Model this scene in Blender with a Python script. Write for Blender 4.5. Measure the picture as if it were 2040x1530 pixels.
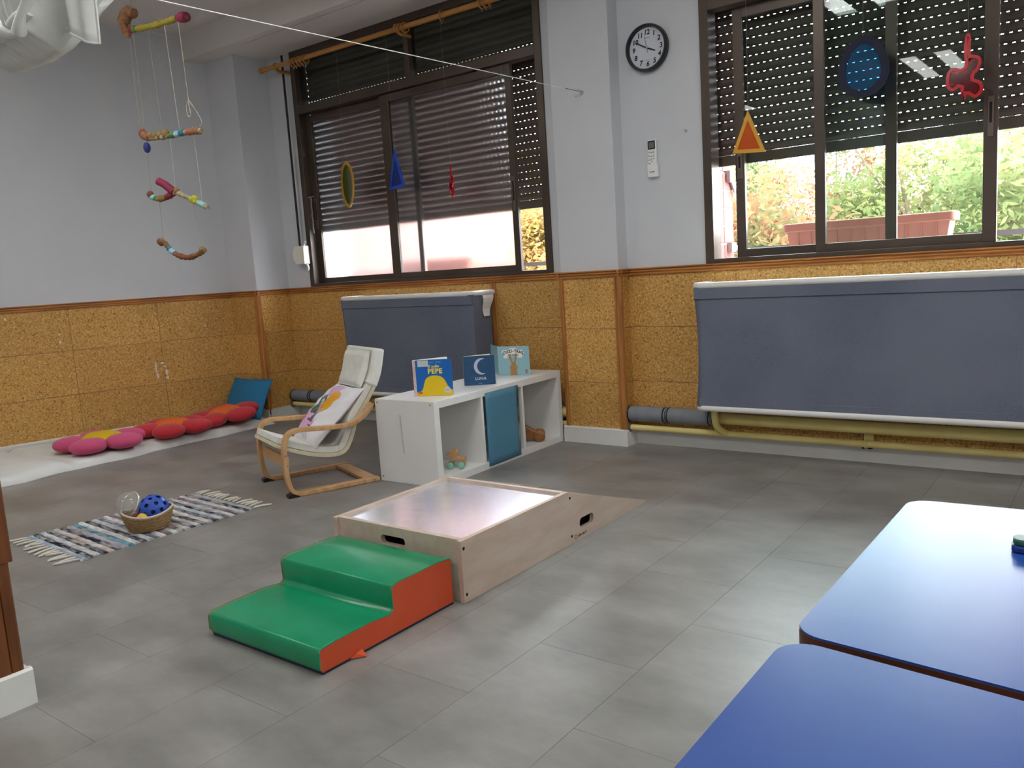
import bpy, bmesh, math, random
from mathutils import Vector, Matrix

for o in list(bpy.data.objects):
    bpy.data.objects.remove(o, do_unlink=True)
scene = bpy.context.scene
COL = scene.collection
PI = math.pi

# ------------------------------------------------------------------ camera
YAW, PITCH, ROLL = -0.6518, -0.1385, -0.0642
CAM_H, F_PX = 1.0141, 1638.6
cy, sy, cp, sp = math.cos(YAW), math.sin(YAW), math.cos(PITCH), math.sin(PITCH)
fwd = Vector((sy * cp, cy * cp, sp))
rgt = Vector((cy, -sy, 0))
upv = rgt.cross(fwd)
r2 = rgt * math.cos(ROLL) + upv * math.sin(ROLL)
u2 = -rgt * math.sin(ROLL) + upv * math.cos(ROLL)
cam_data = bpy.data.cameras.new('camera')
cam_data.sensor_fit = 'HORIZONTAL'
cam_data.sensor_width = 36.0
cam_data.lens = F_PX / 2040 * 36.0
cam_data.clip_start = 0.05
cam_data.clip_end = 300
cam = bpy.data.objects.new('camera', cam_data)
COL.objects.link(cam)
m = Matrix((r2, u2, -fwd)).transposed().to_4x4()
m.translation = Vector((0, 0, CAM_H))
cam.matrix_world = m
scene.camera = cam

# ------------------------------------------------------------------ world, exposure
SKY = 16.5
LAMP = 11.5
world = bpy.data.worlds.new('overcast_sky')
scene.world = world
world.use_nodes = True
nt = world.node_tree
nt.nodes.clear()
wo = nt.nodes.new('ShaderNodeOutputWorld')
bg = nt.nodes.new('ShaderNodeBackground')
bg.inputs['Color'].default_value = (0.88, 0.93, 1.0, 1)
bg.inputs['Strength'].default_value = SKY
nt.links.new(bg.outputs[0], wo.inputs[0])
scene.view_settings.view_transform = 'Standard'
scene.view_settings.look = 'None'
scene.view_settings.exposure = 0.86
scene.view_settings.gamma = 1.0
scene.view_settings.use_curve_mapping = False
scene.cycles.max_bounces = 10
scene.cycles.diffuse_bounces = 5
scene.cycles.transparent_max_bounces = 24
scene.cycles.sample_clamp_indirect = 40.0


# ------------------------------------------------------------------ helpers
def lin(h):
    h = h.lstrip('#')
    out = []
    for i in (0, 2, 4):
        c = int(h[i:i + 2], 16) / 255
        out.append(c / 12.92 if c <= 0.04045 else ((c + 0.055) / 1.055) ** 2.4)
    return (*out, 1.0)


MATS = {}


def mat(name, hexcol, rough=0.6, metal=0.0, spec=0.5, noise=None, noise2=None, bump=None, rnd=0.0, sheen=0.0,
        stretch=(1, 1, 1), coat=0.0, rvar=None):
    """noise = (scale, hex2, amount, detail); noise2 the same; bump = (scale, strength, distance); rnd = per object value jitter"""
    if name in MATS:
        return MATS[name]
    mt = bpy.data.materials.new(name)
    mt.use_nodes = True
    t = mt.node_tree
    b = t.nodes['Principled BSDF']
    b.inputs['Base Color'].default_value = lin(hexcol)
    b.inputs['Roughness'].default_value = rough
    b.inputs['Metallic'].default_value = metal
    b.inputs['Specular IOR Level'].default_value = spec
    if sheen:
        b.inputs['Sheen Weight'].default_value = sheen
    if coat:
        b.inputs['Coat Weight'].default_value = coat
        b.inputs['Coat Roughness'].default_value = 0.15
    geo = None
    if noise or bump or noise2 or rvar:
        geo = t.nodes.new('ShaderNodeNewGeometry')
        mp = t.nodes.new('ShaderNodeMapping')
        mp.inputs['Scale'].default_value = stretch
        t.links.new(geo.outputs['Position'], mp.inputs['Vector'])
    cur = None
    base = lin(hexcol)
    for nz in (noise, noise2):
        if not nz:
            continue
        n = t.nodes.new('ShaderNodeTexNoise')
        n.inputs['Scale'].default_value = nz[0]
        n.inputs['Detail'].default_value = nz[3] if len(nz) > 3 else 3
        t.links.new(mp.outputs[0], n.inputs['Vector'])
        rp = t.nodes.new('ShaderNodeMapRange')
        rp.inputs['From Min'].default_value = 0.38
        rp.inputs['From Max'].default_value = 0.64
        rp.inputs['To Max'].default_value = nz[2]
        t.links.new(n.outputs['Fac'], rp.inputs['Value'])
        mx = t.nodes.new('ShaderNodeMix')
        mx.data_type = 'RGBA'
        t.links.new(rp.outputs[0], mx.inputs['Factor'])
        if cur is None:
            mx.inputs['A'].default_value = base
        else:
            t.links.new(cur, mx.inputs['A'])
        mx.inputs['B'].default_value = lin(nz[1])
        cur = mx.outputs['Result']
    if rnd:
        oi = t.nodes.new('ShaderNodeObjectInfo')
        mr = t.nodes.new('ShaderNodeMapRange')
        mr.inputs['To Min'].default_value = 1 - rnd
        mr.inputs['To Max'].default_value = 1 + rnd
        t.links.new(oi.outputs['Random'], mr.inputs['Value'])
        hs = t.nodes.new('ShaderNodeHueSaturation')
        hs.inputs['Color'].default_value = base
        if cur is not None:
            t.links.new(cur, hs.inputs['Color'])
        t.links.new(mr.outputs[0], hs.inputs['Value'])
        cur = hs.outputs[0]
    if cur is not None:
        t.links.new(cur, b.inputs['Base Color'])
    if rvar:
        n = t.nodes.new('ShaderNodeTexNoise')
        n.inputs['Scale'].default_value = rvar[0]
        n.inputs['Detail'].default_value = 4
        t.links.new(mp.outputs[0], n.inputs['Vector'])
        rp = t.nodes.new('ShaderNodeMapRange')
        rp.inputs['From Min'].default_value = 0.3
        rp.inputs['From Max'].default_value = 0.7
        rp.inputs['To Min'].default_value = rvar[1]
        rp.inputs['To Max'].default_value = rvar[2]
        t.links.new(n.outputs['Fac'], rp.inputs['Value'])
        t.links.new(rp.outputs[0], b.inputs['Roughness'])
    if bump:
        n = t.nodes.new('ShaderNodeTexNoise')
        n.inputs['Scale'].default_value = bump[0]
        n.inputs['Detail'].default_value = 4
        t.links.new(mp.outputs[0], n.inputs['Vector'])
        bp = t.nodes.new('ShaderNodeBump')
        bp.inputs['Strength'].default_value = bump[1]
        bp.inputs['Distance'].default_value = bump[2]
        t.links.new(n.outputs['Fac'], bp.inputs['Height'])
        t.links.new(bp.outputs[0], b.inputs['Normal'])
    MATS[name] = mt
    return mt


def new_nodes(name):
    mt = bpy.data.materials.new(name)
    mt.use_nodes = True
    t = mt.node_tree
    t.nodes.clear()
    out = t.nodes.new('ShaderNodeOutputMaterial')
    MATS[name] = mt
    return mt, t, out


def see_through(name, hexcol, gloss_rough=0.02, ior=1.45, tint2=None, body=0.0, bodyhex='#ffffff'):
    """thin clear or coloured sheet: transparent filter plus a Fresnel reflection and, if asked, a little diffuse body"""
    mt, t, out = new_nodes(name)
    tr = t.nodes.new('ShaderNodeBsdfTransparent')
    tr.inputs[0].default_value = lin(hexcol)
    last = tr.outputs[0]
    if body:
        df = t.nodes.new('ShaderNodeBsdfDiffuse')
        df.inputs[0].default_value = lin(bodyhex)
        mx = t.nodes.new('ShaderNodeMixShader')
        mx.inputs[0].default_value = body
        t.links.new(last, mx.inputs[1])
        t.links.new(df.outputs[0], mx.inputs[2])
        last = mx.outputs[0]
    gl = t.nodes.new('ShaderNodeBsdfGlossy')
    gl.inputs['Roughness'].default_value = gloss_rough
    fr = t.nodes.new('ShaderNodeFresnel')
    gb = t.nodes.new('ShaderNodeNewGeometry')
    im = t.nodes.new('ShaderNodeMapRange')
    im.inputs['To Min'].default_value = ior
    im.inputs['To Max'].default_value = 1.0 / ior
    t.links.new(gb.outputs['Backfacing'], im.inputs['Value'])
    t.links.new(im.outputs[0], fr.inputs['IOR'])
    mx = t.nodes.new('ShaderNodeMixShader')
    t.links.new(fr.outputs[0], mx.inputs[0])
    t.links.new(last, mx.inputs[1])
    t.links.new(gl.outputs[0], mx.inputs[2])
    t.links.new(mx.outputs[0], out.inputs[0])
    return mt


class MB:
    """collects geometry and links it as ONE mesh object"""

    def __init__(self):
        self.v, self.f = [], []

    def add(self, vs, fs):
        b = len(self.v)
        self.v += [tuple(p) for p in vs]
        self.f += [tuple(i + b for i in f) for f in fs]
        return self

    def box(self, x0, x1, y0, y1, z0, z1):
        vs = [(x0, y0, z0), (x1, y0, z0), (x1, y1, z0), (x0, y1, z0), (x0, y0, z1), (x1, y0, z1), (x1, y1, z1), (x0, y1, z1)]
        return self.add(vs, [(0, 3, 2, 1), (4, 5, 6, 7), (0, 1, 5, 4), (1, 2, 6, 5), (2, 3, 7, 6), (3, 0, 4, 7)])

    def prism(self, poly, d0, d1, axis='y'):
        """extrude a 2D polygon; axis y: (x,z) profile, axis x: (y,z) profile, axis z: (x,y) profile"""
        n = len(poly)

        def p(a, b, d):
            return {'y': (a, d, b), 'x': (d, a, b), 'z': (a, b, d)}[axis]
        vs = [p(a, b, d0) for a, b in poly] + [p(a, b, d1) for a, b in poly]
        fs = [tuple(range(n)), tuple(range(2 * n - 1, n - 1, -1))]
        fs += [(i, i + n, (i + 1) % n + n, (i + 1) % n) for i in range(n)]
        return self.add(vs, fs)

    def tube(self, pts, r, seg=10, cap=True, closed=False):
        pts = [Vector(p) for p in pts]
        n = len(pts)
        rs = r if isinstance(r, (list, tuple)) else [r] * n
        rings = []
        ref = None
        for i, p in enumerate(pts):
            a = pts[(i - 1) % n] if (closed or i > 0) else p
            b = pts[(i + 1) % n] if (closed or i < n - 1) else p
            d = (b - a)
            d = d.normalized() if d.length > 1e-9 else Vector((0, 0, 1))
            if ref is None:
                ref = d.orthogonal().normalized()
            ref = (ref - d * ref.dot(d))
            ref = ref.normalized() if ref.length > 1e-6 else d.orthogonal().normalized()
            q = d.cross(ref)
            rings.append([p + (ref * math.cos(2 * PI * k / seg) + q * math.sin(2 * PI * k / seg)) * rs[i] for k in range(seg)])
        vs = [v for rg in rings for v in rg]
        fs = []
        for i in range(n if closed else n - 1):
            j = (i + 1) % n
            for k in range(seg):
                l = (k + 1) % seg
                fs.append((i * seg + k, i * seg + l, j * seg + l, j * seg + k))
        if cap and not closed:
            fs.append(tuple(reversed(range(seg))))
            fs.append(tuple((n - 1) * seg + k for k in range(seg)))
        return self.add(vs, fs)

    def lathe(self, prof, seg=24, center=(0, 0, 0), axis='z', sx=1.0, sy=1.0, cap=True):
        """profile of (radius, height)"""
        n = len(prof)
        vs = []
        for r, h in prof:
            for k in range(seg):
                a = 2 * PI * k / seg
                x, y = r * math.cos(a) * sx, r * math.sin(a) * sy
                p = {'z': (x, y, h), 'y': (x, h, y), 'x': (h, x, y)}[axis]
                vs.append((p[0] + center[0], p[1] + center[1], p[2] + center[2]))
        fs = []
        for i in range(n - 1):
            for k in range(seg):
                l = (k + 1) % seg
                fs.append((i * seg + k, i * seg + l, (i + 1) * seg + l, (i + 1) * seg + k))
        if cap and prof[0][0] > 1e-6:
            fs.append(tuple(reversed(range(seg))))
        if cap and prof[-1][0] > 1e-6:
            fs.append(tuple((n - 1) * seg + k for k in range(seg)))
        return self.add(vs, fs)

    def ball(self, c, rx, ry=None, rz=None, seg=20, rings=12, rot=None):
        ry = rx if ry is None else ry
        rz = rx if rz is None else rz
        vs, fs = [], []
        for i in range(rings + 1):
            t = PI * i / rings
            for k in range(seg):
                a = 2 * PI * k / seg
                p = Vector((rx * math.sin(t) * math.cos(a), ry * math.sin(t) * math.sin(a), rz * math.cos(t)))
                if rot:
                    p = rot @ p
                vs.append(p + Vector(c))
        for i in range(rings):
            for k in range(seg):
                l = (k + 1) % seg
                fs.append((i * seg + k, (i + 1) * seg + k, (i + 1) * seg + l, i * seg + l))
        return self.add(vs, fs)

    def sweep(self, pts, w, t, y0):
        """rectangular band along a path of (x,z) points: t thick in the plane, from y0 to y0+w"""
        pts = [Vector((a, b)) for a, b in pts]
        n = len(pts)
        vs = []
        for i, p in enumerate(pts):
            a = pts[max(i - 1, 0)]
            b = pts[min(i + 1, n - 1)]
            d = (b - a).normalized()
            nn = Vector((-d.y, d.x))
            for s, yy in ((1, y0), (1, y0 + w), (-1, y0 + w), (-1, y0)):
                q = p + nn * (t / 2 * s)
                vs.append((q.x, yy, q.y))
        fs = []
        for i in range(n - 1):
            for k in range(4):
                l = (k + 1) % 4
                fs.append((i * 4 + k, i * 4 + l, i * 4 + 4 + l, i * 4 + 4 + k))
        fs.append((3, 2, 1, 0))
        fs.append(tuple((n - 1) * 4 + k for k in range(4)))
        return self.add(vs, fs)

    def grid(self, fn, nu, nv):
        vs = [fn(i / nu, j / nv) for j in range(nv + 1) for i in range(nu + 1)]
        fs = [(j * (nu + 1) + i, j * (nu + 1) + i + 1, (j + 1) * (nu + 1) + i + 1, (j + 1) * (nu + 1) + i)
              for j in range(nv) for i in range(nu)]
        return self.add(vs, fs)

    def mesh(self, name):
        me = bpy.data.meshes.new(name)
        me.from_pydata(self.v, [], self.f)
        bm = bmesh.new()
        bm.from_mesh(me)
        bmesh.ops.remove_doubles(bm, verts=bm.verts, dist=1e-6)
        bmesh.ops.recalc_face_normals(bm, faces=bm.faces)
        bm.to_mesh(me)
        bm.free()
        return me


def plate(outer, holes, t, to3):
    """flat plate with holes: polygons in 2D, thickness t; to3(a, b, d) gives the 3D point"""
    bm = bmesh.new()
    edges = []
    for loop in [outer] + holes:
        vs = [bm.verts.new((a, b, 0)) for a, b in loop]
        edges += [bm.edges.new((vs[i], vs[(i + 1) % len(vs)])) for i in range(len(vs))]
    bmesh.ops.triangle_fill(bm, use_beauty=True, use_dissolve=False, edges=edges)
    r = bmesh.ops.extrude_face_region(bm, geom=bm.faces[:])
    for v in r['geom']:
        if isinstance(v, bmesh.types.BMVert):
            v.co.z += t
    for v in bm.verts:
        v.co = Vector(to3(v.co.x, v.co.y, v.co.z))
    bmesh.ops.recalc_face_normals(bm, faces=bm.faces)
    me = bpy.data.meshes.new('plate')
    bm.to_mesh(me)
    bm.free()
    return me


def obj(name, geo, material, parent=None, smooth=False, bevel=0.0, loc=None, rot=None, kind=None, label=None, subsurf=0):
    me = geo if isinstance(geo, bpy.types.Mesh) else geo.mesh(name)
    if material and not me.materials:
        me.materials.append(material)
    if smooth:
        for p in me.polygons:
            p.use_smooth = True
    o = bpy.data.objects.new(name, me)
    COL.objects.link(o)
    if parent:
        o.parent = parent
    if loc:
        o.location = loc
    if rot:
        o.rotation_euler = rot
    if bevel:
        md = o.modifiers.new('bevel', 'BEVEL')
        md.width = bevel
        md.segments = 2
        md.limit_method = 'ANGLE'
        md.angle_limit = math.radians(40)
    if subsurf:
        md = o.modifiers.new('subsurf', 'SUBSURF')
        md.levels = subsurf
        md.render_levels = subsurf
    if smooth and not subsurf:
        try:
            me.set_sharp_from_angle(angle=math.radians(50))
        except Exception:
            pass
    if kind:
        o['kind'] = kind
    if label:
        o['label'] = label
    return o


def thing(name, label, cat, loc=(0, 0, 0), rz=0.0, group=None, rot=None):
    o = bpy.data.objects.new(name, None)
    o.empty_display_size = 0.05
    COL.objects.link(o)
    o.location = loc
    o.rotation_euler = rot if rot else (0, 0, rz)
    o['label'] = label
    o['category'] = cat
    if group:
        o['group'] = group
    return o


def tag(o, label, cat, group=None):
    o['label'] = label
    o['category'] = cat
    if group:
        o['group'] = group
    return o


def struct(name, loc=(0, 0, 0)):
    o = bpy.data.objects.new(name, None)
    o.empty_display_size = 0.05
    COL.objects.link(o)
    o.location = loc
    o['kind'] = 'structure'
    return o


def dup(o, parent=None, loc=None, rot=None, label=None, group=None):
    c = o.copy()
    COL.objects.link(c)
    if parent is not None:
        c.parent = parent
    if loc is not None:
        c.location = loc
    if rot is not None:
        c.rotation_euler = rot
    if label:
        c['label'] = label
    if group:
        c['group'] = group
    for ch in list(o.children):
        dup(ch, c)
    return c


def text(name, s, size, loc, rot, material, parent, extrude=0.0004, align='CENTER', shear=0.0, bold=0.0, space=1.0):
    cu = bpy.data.curves.new(name, 'FONT')
    cu.body = s
    cu.size = size
    cu.align_x = align
    cu.align_y = 'CENTER'
    cu.extrude = extrude
    cu.shear = shear
    cu.offset = bold
    cu.space_character = space
    cu.resolution_u = 3
    cu.materials.append(material)
    tmp = bpy.data.objects.new(name, cu)
    COL.objects.link(tmp)
    me = bpy.data.meshes.new_from_object(tmp.evaluated_get(bpy.context.evaluated_depsgraph_get()))
    bpy.data.objects.remove(tmp, do_unlink=True)
    bpy.data.curves.remove(cu)
    me.name = name
    o = bpy.data.objects.new(name, me)
    COL.objects.link(o)
    o.parent = parent
    o.location = loc
    o.rotation_euler = rot
    return o


def smooth_path(pts, n=8):
    """Catmull-Rom through the points, any dimension"""
    P = [Vector(p) for p in pts]
    out = []
    for i in range(len(P) - 1):
        p0, p1, p2, p3 = P[max(i - 1, 0)], P[i], P[i + 1], P[min(i + 2, len(P) - 1)]
        for k in range(n):
            t = k / n
            out.append(0.5 * ((2 * p1) + (p2 - p0) * t + (2 * p0 - 5 * p1 + 4 * p2 - p3) * t * t + (3 * p1 - p0 - 3 * p2 + p3) * t ** 3))
    out.append(P[-1])
    return [tuple(p) for p in out]


def rounded_rect(x0, x1, y0, y1, r, n=6):
    out = []
    for cx, cyy, a0 in ((x1 - r, y1 - r, 0), (x0 + r, y1 - r, PI / 2), (x0 + r, y0 + r, PI), (x1 - r, y0 + r, 1.5 * PI)):
        for k in range(n + 1):
            a = a0 + PI / 2 * k / n
            out.append((cx + r * math.cos(a), cyy + r * math.sin(a)))
    return out


def rounded_poly(pts, r, n=7):
    out = []
    m_ = len(pts)
    for i in range(m_):
        a, b_, c = Vector(pts[i - 1]), Vector(pts[i]), Vector(pts[(i + 1) % m_])
        d1, d2 = (a - b_).normalized(), (c - b_).normalized()
        half = math.acos(max(-1, min(1, d1.dot(d2)))) / 2
        t_ = r / math.tan(half)
        p1, p2 = b_ + d1 * t_, b_ + d2 * t_
        cc = b_ + (d1 + d2).normalized() * (r / math.sin(half))
        a1, a2 = math.atan2(p1.y - cc.y, p1.x - cc.x), math.atan2(p2.y - cc.y, p2.x - cc.x)
        while a2 - a1 > PI:
            a2 -= 2 * PI
        while a2 - a1 < -PI:
            a2 += 2 * PI
        for k in range(n + 1):
            q = a1 + (a2 - a1) * k / n
            out.append((cc.x + r * math.cos(q), cc.y + r * math.sin(q)))
    return out


def ellipse(cx, cyy, rx, ry, n=28):
    return [(cx + rx * math.cos(2 * PI * k / n), cyy + ry * math.sin(2 * PI * k / n)) for k in range(n)]


# ------------------------------------------------------------------ materials
M_wall = mat('painted_wall', '#cdcfd3', 0.75, spec=0.25, noise=(2.2, '#c3c6cb', 0.5, 4), bump=(55, 0.10, 0.004))
M_ceil = mat('painted_ceiling', '#dfdad5', 0.85, spec=0.2, noise=(1.6, '#d6d1cc', 0.6, 3), bump=(40, 0.08, 0.003))
M_trimwhite = mat('white_gloss_paint', '#e0e0dc', 0.35, noise=(6, '#d2d2cc', 0.5))
M_dado = mat('varnished_pine', '#bd7f42', 0.35, noise=(9, '#935822', 0.8, 5), stretch=(0.35, 0.35, 4), coat=0.3)
M_dadov = mat('varnished_pine_upright', '#b87a3e', 0.35, noise=(9, '#8c5420', 0.8, 5), stretch=(4, 4, 0.35), coat=0.3)
M_bronze = mat('bronze_aluminium', '#564a40', 0.38, metal=0.35, noise=(3, '#453a32', 0.6))
M_shutter = mat('brown_shutter_slat', '#574b43', 0.5, noise=(4, '#4d423b', 0.5))
M_white = mat('white_laminate', '#e8e8e6', 0.32, noise=(3, '#e0e0dd', 0.4))
M_birch = mat('birch_wood', '#d3a878', 0.4, noise=(14, '#bf8f5e', 0.7, 4), stretch=(3, 3, 1))
M_ply = mat('birch_plywood', '#c7b4a5', 0.45, noise=(10, '#b7a08f', 0.7, 5), stretch=(2.5, 0.6, 2.5))
M_plyedge = mat('plywood_edge', '#b9946f', 0.55, noise=(160, '#7d5a3c', 0.9, 1), stretch=(0.05, 0.05, 1))
M_black = mat('black_plastic', '#15151a', 0.35)
M_dark = mat('dark_hole', '#0c0b0a', 0.8)
M_steel = mat('steel', '#b8b8b8', 0.3, metal=0.9)
M_yellowpipe = mat('cream_yellow_enamel', '#e6d58c', 0.35, noise=(7, '#d4c074', 0.6))
M_foam = mat('grey_foam_sleeve', '#82858d', 0.8, noise=(20, '#757880', 0.6))
M_denim = mat('slate_blue_canvas', '#6a7080', 0.9, spec=0.15, noise=(240, '#5e6474', 0.8, 2), noise2=(2.2, '#7c8290', 0.45, 5), bump=(400, 0.2, 0.001))
M_sheet = mat('white_sheet', '#dedfdb', 0.85, spec=0.2, noise=(5, '#d2d5d1', 0.6))
M_offwhite = mat('natural_white_cotton', '#e6e6de', 0.9, spec=0.15, noise=(30, '#dadad0', 0.5), bump=(180, 0.12, 0.001))
M_sling = mat('cream_canvas', '#d8d2b6', 0.8, noise=(20, '#ccc5a6', 0.6))
M_green = mat('green_vinyl', '#128d60', 0.27, noise=(7, '#0f8257', 0.6), bump=(9, 0.12, 0.01))
M_orange = mat('orange_vinyl', '#d0512c', 0.38, noise=(7, '#c1481f', 0.6), bump=(8, 0.1, 0.01))
M_navy = mat('navy_fabric_base', '#1c2038', 0.8)
M_blue_top = mat('blue_laminate', '#1b4796', 0.35, spec=0.75, noise=(18, '#2350a2', 0.3, 5))
M_tabedge = mat('brown_table_edge', '#5a3526', 0.4, noise=(12, '#46281c', 0.7))
M_tableg = mat('blue_laminate_edge', '#27407c', 0.4)

# cork: golden granules with dark flecks
M_cork, t, out = new_nodes('cork')
b = t.nodes.new('ShaderNodeBsdfPrincipled')
b.inputs['Roughness'].default_value = 0.42
b.inputs['Specular IOR Level'].default_value = 0.35
geo = t.nodes.new('ShaderNodeNewGeometry')
cols = None
n1 = t.nodes.new('ShaderNodeTexNoise')
n1.inputs['Scale'].default_value = 105
n1.inputs['Detail'].default_value = 2.5
n1.inputs['Distortion'].default_value = 1.2
t.links.new(geo.outputs['Position'], n1.inputs['Vector'])
rp = t.nodes.new('ShaderNodeValToRGB')
e = rp.color_ramp.elements
e[0].position = 0.30
e[0].color = lin('#7d5728')
e[1].position = 0.74
e[1].color = lin('#e6c890')
for pos, c in ((0.40, '#ae7e3a'), (0.47, '#c6954d'), (0.58, '#d1a45f')):
    k = e.new(pos)
    k.color = lin(c)
t.links.new(n1.outputs['Fac'], rp.inputs[0])
n2 = t.nodes.new('ShaderNodeTexNoise')
n2.inputs['Scale'].default_value = 2.3
n2.inputs['Detail'].default_value = 5
t.links.new(geo.outputs['Position'], n2.inputs['Vector'])
mr = t.nodes.new('ShaderNodeMapRange')
mr.inputs['From Min'].default_value = 0.55
mr.inputs['From Max'].default_value = 0.75
mr.inputs['To Max'].default_value = 0.35
t.links.new(n2.outputs['Fac'], mr.inputs['Value'])
mx = t.nodes.new('ShaderNodeMix')
mx.data_type = 'RGBA'
t.links.new(mr.outputs[0], mx.inputs['Factor'])
t.links.new(rp.outputs[0], mx.inputs['A'])
mx.inputs['B'].default_value = lin('#7c5a2c')
oi = t.nodes.new('ShaderNodeObjectInfo')
m2 = t.nodes.new('ShaderNodeMapRange')
m2.inputs['To Min'].default_value = 0.92
m2.inputs['To Max'].default_value = 1.06
t.links.new(oi.outputs['Random'], m2.inputs['Value'])
hs = t.nodes.new('ShaderNodeHueSaturation')
t.links.new(mx.outputs['Result'], hs.inputs['Color'])
t.links.new(m2.outputs[0], hs.inputs['Value'])
t.links.new(hs.outputs[0], b.inputs['Base Color'])
t.links.new(b.outputs[0], out.inputs[0])

# grey vinyl floor tile: streaky concrete look
M_floor, t, out = new_nodes('grey_vinyl_tile')
b = t.nodes.new('ShaderNodeBsdfPrincipled')
b.inputs['Specular IOR Level'].default_value = 0.6
geo = t.nodes.new('ShaderNodeNewGeometry')
mp = t.nodes.new('ShaderNodeMapping')
mp.inputs['Scale'].default_value = (0.55, 1.0, 1.0)
mp.inputs['Rotation'].default_value = (0, 0, 0.5)
t.links.new(geo.outputs['Position'], mp.inputs['Vector'])
na = t.nodes.new('ShaderNodeTexNoise')
na.inputs['Scale'].default_value = 4.5
na.inputs['Detail'].default_value = 8
na.inputs['Roughness'].default_value = 0.62
t.links.new(mp.outputs[0], na.inputs['Vector'])
rp = t.nodes.new('ShaderNodeValToRGB')
e = rp.color_ramp.elements
e[0].position = 0.30
e[0].color = lin('#6c6a67')
e[1].position = 0.72
e[1].color = lin('#979592')
k = e.new(0.5)
k.color = lin('#82807c')
t.links.new(na.outputs['Fac'], rp.inputs[0])
oi = t.nodes.new('ShaderNodeObjectInfo')
m2 = t.nodes.new('ShaderNodeMapRange')
m2.inputs['To Min'].default_value = 0.96
m2.inputs['To Max'].default_value = 1.04
t.links.new(oi.outputs['Random'], m2.inputs['Value'])
hs = t.nodes.new('ShaderNodeHueSaturation')
t.links.new(rp.outputs[0], hs.inputs['Color'])
t.links.new(m2.outputs[0], hs.inputs['Value'])
t.links.new(hs.outputs[0], b.inputs['Base Color'])
nb = t.nodes.new('ShaderNodeTexNoise')
nb.inputs['Scale'].default_value = 9
nb.inputs['Detail'].default_value = 6
t.links.new(mp.outputs[0], nb.inputs['Vector'])
m3 = t.nodes.new('ShaderNodeMapRange')
m3.inputs['To Min'].default_value = 0.30
m3.inputs['To Max'].default_value = 0.50
t.links.new(nb.outputs['Fac'], m3.inputs['Value'])
t.links.new(m3.outputs[0], b.inputs['Roughness'])
bp = t.nodes.new('ShaderNodeBump')
bp.inputs['Strength'].default_value = 0.08
bp.inputs['Distance'].default_value = 0.004
t.links.new(nb.outputs['Fac'], bp.inputs['Height'])
t.links.new(bp.outputs[0], b.inputs['Normal'])
t.links.new(b.outputs[0], out.inputs[0])

M_glass = see_through('clear_pane', '#eef4f2', 0.01, 1.28)
M_frost, t, out = new_nodes('frosted_pane')
b = t.nodes.new('ShaderNodeBsdfPrincipled')
b.inputs['Base Color'].default_value = (0.93, 0.93, 0.94, 1)
b.inputs['Transmission Weight'].default_value = 1.0
b.inputs['Roughness'].default_value = 0.20
b.inputs['IOR'].default_value = 1.45
nb = t.nodes.new('ShaderNodeTexNoise')
nb.inputs['Scale'].default_value = 130
bp = t.nodes.new('ShaderNodeBump')
bp.inputs['Strength'].default_value = 0.12
bp.inputs['Distance'].default_value = 0.003
geo = t.nodes.new('ShaderNodeNewGeometry')
t.links.new(geo.outputs['Position'], nb.inputs['Vector'])
t.links.new(nb.outputs['Fac'], bp.inputs['Height'])
t.links.new(bp.outputs[0], b.inputs['Normal'])
t.links.new(b.outputs[0], out.inputs[0])

M_lamp, t, out = new_nodes('lit_lamp_diffuser')
em = t.nodes.new('ShaderNodeEmission')
em.inputs[0].default_value = (1.0, 0.985, 0.96, 1)
em.inputs[1].default_value = LAMP
t.links.new(em.outputs[0], out.inputs[0])


def leaf_mat(name, h1, h2, h3, trans=0.45):
    mt, t, out = new_nodes(name)
    geo = t.nodes.new('ShaderNodeNewGeometry')
    n = t.nodes.new('ShaderNodeTexNoise')
    n.inputs['Scale'].default_value = 1.3
    n.inputs['Detail'].default_value = 6
    t.links.new(geo.outputs['Position'], n.inputs['Vector'])
    rp = t.nodes.new('ShaderNodeValToRGB')
    e = rp.color_ramp.elements
    e[0].position, e[1].position = 0.33, 0.67
    dk = lambda h: tuple((c * 0.76 + 0.24 * sum(lin(h)[:3]) / 3) * 0.55 for c in lin(h)[:3]) + (1.0,)
    e[0].color, e[1].color = dk(h1), dk(h3)
    k = e.new(0.5)
    k.color = dk(h2)
    t.links.new(n.outputs['Fac'], rp.inputs[0])
    df = t.nodes.new('ShaderNodeBsdfDiffuse')
    tl = t.nodes.new('ShaderNodeBsdfTranslucent')
    mx = t.nodes.new('ShaderNodeMixShader')
    mx.inputs[0].default_value = trans
    t.links.new(rp.outputs[0], df.inputs[0])
    t.links.new(rp.outputs[0], tl.inputs[0])
    t.links.new(df.outputs[0], mx.inputs[1])
    t.links.new(tl.outputs[0], mx.inputs[2])
    t.links.new(mx.outputs[0], out.inputs[0])
    return mt

# ================================================================== THE SETTING
D = 4.054                     # inner face of the window wall
ZC = 2.83                     # ceiling
WALL_C = Vector((-5.4452, D, 0))
LA = math.radians(76.24)      # left wall frame: local x runs towards the window wall, local -y faces the room

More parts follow.
